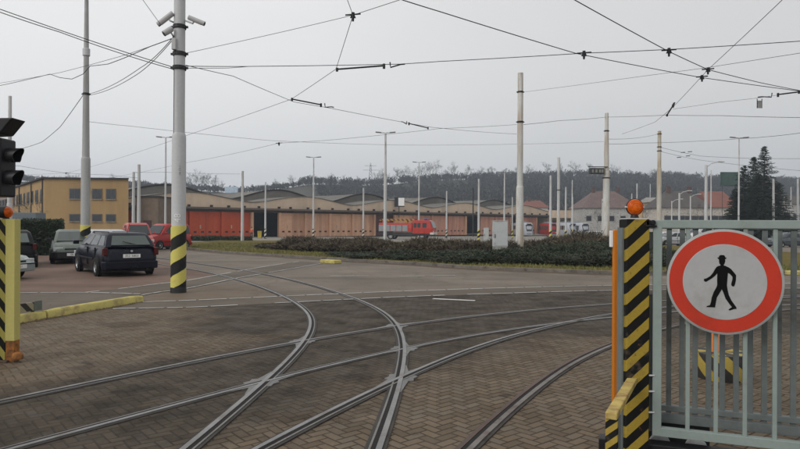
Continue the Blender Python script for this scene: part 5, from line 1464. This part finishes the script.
# positions: (px, py base)
for px, Y, s, sz_ in ((362,30.5,.85,.6),(383,29.6,.9,.65),(405,28.6,.95,.7),(428,27.8,1.0,.7),(452,26.9,1.0,.75),(476,26.3,1.05,.8),(500,25.8,1.1,.85),(525,25.4,1.1,.85),(550,25.0,1.1,.85),(575,24.7,1.1,.85),(600,24.4,1.1,.85),(626,24.2,1.1,.85),(652,24.4,1.1,.85),(680,24.4,1.1,.85),
                      (440,30,1.0,.8),(470,29.5,1.1,.85),(505,29,1.2,.9),(540,28.6,1.2,.95),(572,28.2,1.2,.95),(604,28,1.2,1.0),(640,28,1.2,1.0),(530,32,1.2,1.0),(565,32,1.2,1.05),(596,32,1.2,1.05)):
    g = gp(px, Y+.5); g.z += .08; put_shrub(random.choice(JP), g, random.uniform(0,6.28), s*random.uniform(.9,1.15), jl, GJ, sz_*random.uniform(.42,.66)*(.62 if 455 < px < 545 and Y > 27.5 else 1))
bl = 'low brown leafless shrub in the bed before the depot'
for px, Y, s, sz_ in ((272,44,1.0,.75),(284,42,1.1,.8),(298,41,1.1,.85),(312,39.5,1.1,.85),(327,38.5,1.1,.85),(342,37.5,1.15,.85),(358,36.5,1.15,.9),(374,36,1.15,.9),(391,35.5,1.15,.9),(408,35,1.15,.9),(426,34.5,1.15,.9),(444,34,1.15,.95),(462,33.6,1.15,.95),(480,36,1.1,.9),(300,46,1.1,.85),(330,45,1.1,.9),(365,43,1.1,.9),(400,42,1.1,.9),(585,36,1.2,1.1),(603,34,1.2,1.15),(620,35,1.2,1.15),(538,38,1.2,.9),(560,39,1.2,.9)):
    g = gp(px, Y); g.z += .08; put_shrub(random.choice(BP), g, random.uniform(-.4,.4), s, bl, GB, sz_*random.uniform(.52,.92))
# thin hedge along the yard edge on the left
M_hdg = leaf_mat('hedge_leaf', (.02,.03,.016), (.045,.06,.03), None, .7)
def hedge(label, p, q, w, h, n, leaf=.08):
    p, q = Vector(p), Vector(q); d = q-p; L_ = d.length; rz_ = math.atan2(d.y, d.x)
    t = thing('clipped_hedge', label, 'hedge', p, rz_)
    m_ = MB()
    for k in range(n):
        x = random.uniform(0, L_); f_ = random.random(); wob = .12*mnoise.noise(Vector((x*.9, 3, 1)))
        if f_ < .35: c = Vector((x, random.uniform(-w/2,w/2), h+wob+random.uniform(-.08,.05)))
        elif f_ < .8: c = Vector((x, -w/2+random.uniform(-.06,.08), random.uniform(0,h)))
        elif f_ < .9: c = Vector((x, w/2, random.uniform(0,h)))
        else: c = Vector((random.choice((0, L_))+random.uniform(-.06,.06), random.uniform(-w/2,w/2), random.uniform(0,h)))
        u = Vector((random.gauss(0,1), random.gauss(0,1), random.gauss(0,1))).normalized(); v_ = u.orthogonal().normalized(); l = leaf*random.uniform(.6,1.4)
        m_.add([c-v_*l*.5, c+v_*l*.5, c+u*l*1.5], [(0,1,2)])
    m_.build('foliage', M_hdg, t); MB().box((L_/2,0,h/2-.03), (L_-.12, w-.12, h-.06)).build('dark_core', M_jcore, t, bevel=.1)  # dark box added inside the leaves as an opaque core
a_, b_2 = gp(-30, 32), gp(62, 34); hedge('tall dark clipped hedge behind the parked cars', (a_.x,a_.y,0), (b_2.x,b_2.y,gz(34)), 1.3, 1.78, 14000)
a_, b_2 = gp(189, 76), gp(250, 74.5); hedge('low dark hedge strip before the red depot doors', a_, b_2, 1.2, .5, 4000, .12)
# grass tufts
random.seed(12)
m_ = MB(); V = m_.v; Fc = m_.f
def inpoly(x, y, P_):
    c = False; n = len(P_)
    for i in range(n):
        x1_, y1_ = P_[i][:2]; x2_, y2_ = P_[(i+1) % n][:2]
        if (y1_ > y) != (y2_ > y) and x < (x2_-x1_)*(y-y1_)/(y2_-y1_)+x1_: c = not c
    return c
PL = Ki + back; k = 0
while k < 42000:
    y = 20.5 + (random.random()**2.2)*40; x = random.uniform(-18, 16)
    if not inpoly(x, y, PL): continue
    if mnoise.noise(Vector((x*.6, y*.6, 0))) < random.uniform(-.5, .1): k += .3; continue
    h = random.uniform(.04, .13); g = gz(y)+.11; a = random.uniform(0, 6.28); w = .012+y*.0004
    b0 = len(V); V += [(x-w*math.cos(a), y-w*math.sin(a), g), (x+w*math.cos(a), y+w*math.sin(a), g), (x+random.uniform(-.05,.05), y+random.uniform(-.05,.05), g+h)]; Fc.append((b0,b0+1,b0+2)); k += 1
M_blade = leaf_mat('grass_blade', (.10,.12,.03), (.21,.185,.07), (.14,.12,.055), .8)
tag(m_.build('grass', M_blade), 'short winter grass on the island', None, None, 'stuff')
# litter and leaves by the kerb
m_ = MB(); 
for k in range(1500):
    y = random.uniform(7, 24); x = random.uniform(-9, 9)
    if random.random() < .6:
        i = random.randrange(len(Kr)); x = Kr[i][0]+random.uniform(-.3,.6)*.5; y = Kr[i][1]-random.uniform(.1,.6)
    elif random.random() < .4:
        f_ = random.random(); q_ = A0.lerp(A2, f_); x = q_.x+random.uniform(.0,.12); y = q_.y-random.uniform(.0,.12)
    s_ = random.uniform(.008,.022); a = random.uniform(0,6.28); z_ = gz(y)+.021
    m_.add([(x+s_*math.cos(a+q), y+s_*math.sin(a+q), z_+(.006 if q < 2 else 0)) for q in (0,1.6,3.1,4.7)], [(0,1,2,3)])
tag(m_.build('leaf_litter', mat('dry_leaf', (.12,.08,.045), .9, .4, 3)), 'dry leaves and grit scattered on the paving', None, None, 'stuff')

# spruces
M_spr = leaf_mat('spruce_needle', (.008,.014,.010), (.022,.032,.022), None, .8)
M_trunk = mat('spruce_bark', (.05,.038,.03), .9, .3, 3)
def spruce(label, px, pyt, Y, Rb, seed):
    random.seed(seed); g = gp(px, Y); H_ = zat(px, pyt, Y)-g.z
    t = thing('spruce_tree', label, 'tree', g, 0, None)
    MB().cyl((0,0,0), (0,0,H_*.97), .22, .02, 8).build('trunk', M_trunk, t)
    m_ = MB(); z = .6
    while z < H_-.1:
        f_ = 1-z/H_; nb_ = int(7+10*f_)
        for k in range(nb_):
            a = random.uniform(0,6.283); L_ = (Rb*(f_**.92)*1.25+.14)*random.uniform(.62,1.12)*(1.0 if f_ > .12 else .9); zz = z+random.uniform(-.15,.15)
            up = .5 if f_ < .3 else .12; ns = max(3, int(L_/.2))
            for q in range(ns):
                u = (q+.6)/ns; c = Vector((math.cos(a)*L_*u, math.sin(a)*L_*u, zz + up*L_*u*.6 - .28*L_*u*u*(1-u*.5)))
                for rep in range(3):
                    d_ = Vector((math.cos(a)+random.gauss(0,.8), math.sin(a)+random.gauss(0,.8), random.gauss(-.25,.5))).normalized(); w = d_.orthogonal().normalized()*random.uniform(.04,.08)
                    l = random.uniform(.18,.38); m_.add([c-w, c+w, c+d_*l], [(0,1,2)])
        z += .26 if f_ > .2 else .2
    m_.add([(-.04,0,H_-.7),(.04,0,H_-.7),(0,0,H_+.1)], [(0,1,2)])
    m_.build('crown', M_spr, t)
spruce('tallest spruce with a slim pointed top', 764.2, 146, 84, 3.6, 1)
spruce('spruce with the second highest top, left of the tallest', 753, 156.5, 86, 3.1, 2)
spruce('lower spruce beside the slim lamp post', 743.3, 165, 82, 2.6, 3)
spruce('broad low spruce at the right of the group', 778, 183, 85, 2.9, 4)
spruce('short spruce at the left foot of the group', 734.5, 189, 83, 2.0, 5)
spruce('middle spruce filling between the taller tops', 758, 172, 80, 3.2, 6)
random.seed(44)
def twiggy(label, px, Y, h, grp=None):
    g = gp(px, Y); m_ = MB(); twigs(m_, Vector((0,0,.8)), Vector((random.uniform(-.05,.05),0,1)), h*.42, .05, 5, .95, 4)
    t = thing('bare_tree', label, 'tree', g, 0, grp); m_.build('crown', M_bark, t); MB().cyl((0,0,0), (0,0,1.6), .1, .06, 7).build('trunk', M_bark, t)
twiggy('small bare tree between amber lamp and stained pole', 645, 125, 8)
twiggy('small bare tree before the brown roofed house', 597, 150, 7)
twiggy('small bare tree by the dark roofed house', 698, 125, 7)
twiggy('bare tree at the end of the dark hedge', 33, 75, 7)

# worker and yellow bin at the dark gap
M_skin = mat('skin', (.45,.25,.17), .6); M_hi = mat('orange_jacket', (.62,.09,.03), .8, .1, 3); M_trs = mat('dark_trousers', (.03,.03,.045), .8)
wkp = gp(251.6, 99.5)
wk = thing('person', 'person in orange red work jacket standing before the depot door', 'person', wkp, R(20))
def skin(name, pts, edges, rad, m, parent):
    me = bpy.data.meshes.new(name); me.from_pydata(pts, edges, []); o = bpy.data.objects.new(name, me); COL.objects.link(o); o.parent = parent
    md = o.modifiers.new('skin', 'SKIN')
    for i, r_ in enumerate(rad): me.skin_vertices[0].data[i].radius = (r_, r_) if not isinstance(r_, tuple) else r_
    me.skin_vertices[0].data[0].use_root = True
    s_ = o.modifiers.new('sub', 'SUBSURF'); s_.levels = 1; s_.render_levels = 2; me.materials.append(m); md.use_smooth_shade = True
    return o
pts = [(0,0,.95),(0,0,1.15),(0,0,1.38),(0,0,1.50),(0,-.02,1.62),(0,-.01,1.74), (.1,0,.88),(.12,-.03,.48),(.12,.02,.08),(.12,-.14,.04), (-.1,0,.88),(-.13,.04,.48),(-.14,.08,.08),(-.14,-.08,.04), (.2,0,1.40),(.25,.02,1.12),(.22,-.12,.90),(.21,-.17,.80), (-.2,0,1.40),(-.26,.03,1.12),(-.25,-.06,.88),(-.24,-.1,.78)]
ed = [(0,1),(1,2),(2,3),(3,4),(4,5),(0,6),(6,7),(7,8),(8,9),(0,10),(10,11),(11,12),(12,13),(2,14),(14,15),(15,16),(16,17),(2,18),(18,19),(19,20),(20,21)]
rd = [(.15,.1),(.14,.1),(.16,.1),.055,.09,.07, .085,.06,.045,.04, .085,.06,.045,.04, .06,.045,.035,.03, .06,.045,.035,.03]
if not hasattr(bpy.types.Mesh, 'skin_vertices'): pass
def skin2(name, idx, m, grow):
    mp = {v: i for i, v in enumerate(idx)}
    e2 = [(mp[a], mp[b]) for a, b in ed if a in mp and b in mp]; r2 = []
    for v in idx:
        r_ = rd[v]; r2.append((r_[0]+grow, r_[1]+grow) if isinstance(r_, tuple) else r_+grow)
    me = bpy.data.meshes.new(name); me.from_pydata([pts[v] for v in idx], e2, []); o = bpy.data.objects.new(name, me); COL.objects.link(o); o.parent = wk
    md = o.modifiers.new('skin', 'SKIN')
    if not me.skin_vertices: 
        bpy.context.view_layer.objects.active = o; bpy.ops.object.select_all(action='DESELECT') if bpy.context.view_layer.objects else None
        o.select_set(True); bpy.ops.mesh.customdata_skin_add()
    for i, r_ in enumerate(r2): me.skin_vertices[0].data[i].radius = r_ if isinstance(r_, tuple) else (r_, r_)
    me.skin_vertices[0].data[0].use_root = True
    s_ = o.modifiers.new('sub', 'SUBSURF'); s_.levels = 1; s_.render_levels = 2; me.materials.append(m)
    return o
skin2('body', list(range(22)), M_skin, 0)
skin2('jacket', [0,1,2,14,15,16,18,19,20], M_hi, .022); skin2('trousers', [0,6,7,8,10,11,12], M_trs, .016)
MB().lathe([(.095,0),(.1,.04),(.085,.1),(.03,.135)], 14, (0,.01,1.68)).build('hair', mat('dark_hair', (.03,.02,.015), .8), wk, smooth=60)
bn = thing('wheeled_bin', 'yellow wheeled bin standing beside the worker', 'bin', gp(259.6, 98), R(10))
M_bin = mat('bin_yellow', (.48,.36,.05), .6)
MB().box((0,0,.6), (.56,.6,1.0), tx=1.12, ty=1.12).build('tub', M_bin, bn, bevel=.03); MB().box((0,-.02,1.13), (.68,.74,.07)).build('lid', M_bin, bn, bevel=.02)
for s in (-1,1): MB().lathe([(.02,-.03),(.1,-.03),(.1,.03),(.02,.03)], 14, (s*.28,.26,.1), 'X').build('wheel', M_rubber, bn)

# ------------------------------------------------------------------ air
hz = MB().box((0, 590, 48), (2400+700, 1420, 108)).build('haze', None); hz['kind'] = 'stuff'
hm = bpy.data.materials.new('haze_air'); hm.use_nodes = True; nt_ = hm.node_tree; nt_.nodes.remove(nt_.nodes['Principled BSDF'])
pv = nt_.nodes.new('ShaderNodeVolumePrincipled'); pv.inputs['Color'].default_value = (.78,.88,1,1); pv.inputs['Density'].default_value = .0006; pv.inputs['Anisotropy'].default_value = .2
nt_.links.new(pv.outputs[0], nt_.nodes['Material Output'].inputs['Volume']); hz.data.materials.append(hm)
for o in COL.objects:
    if 'H' in o.keys(): del o['H']
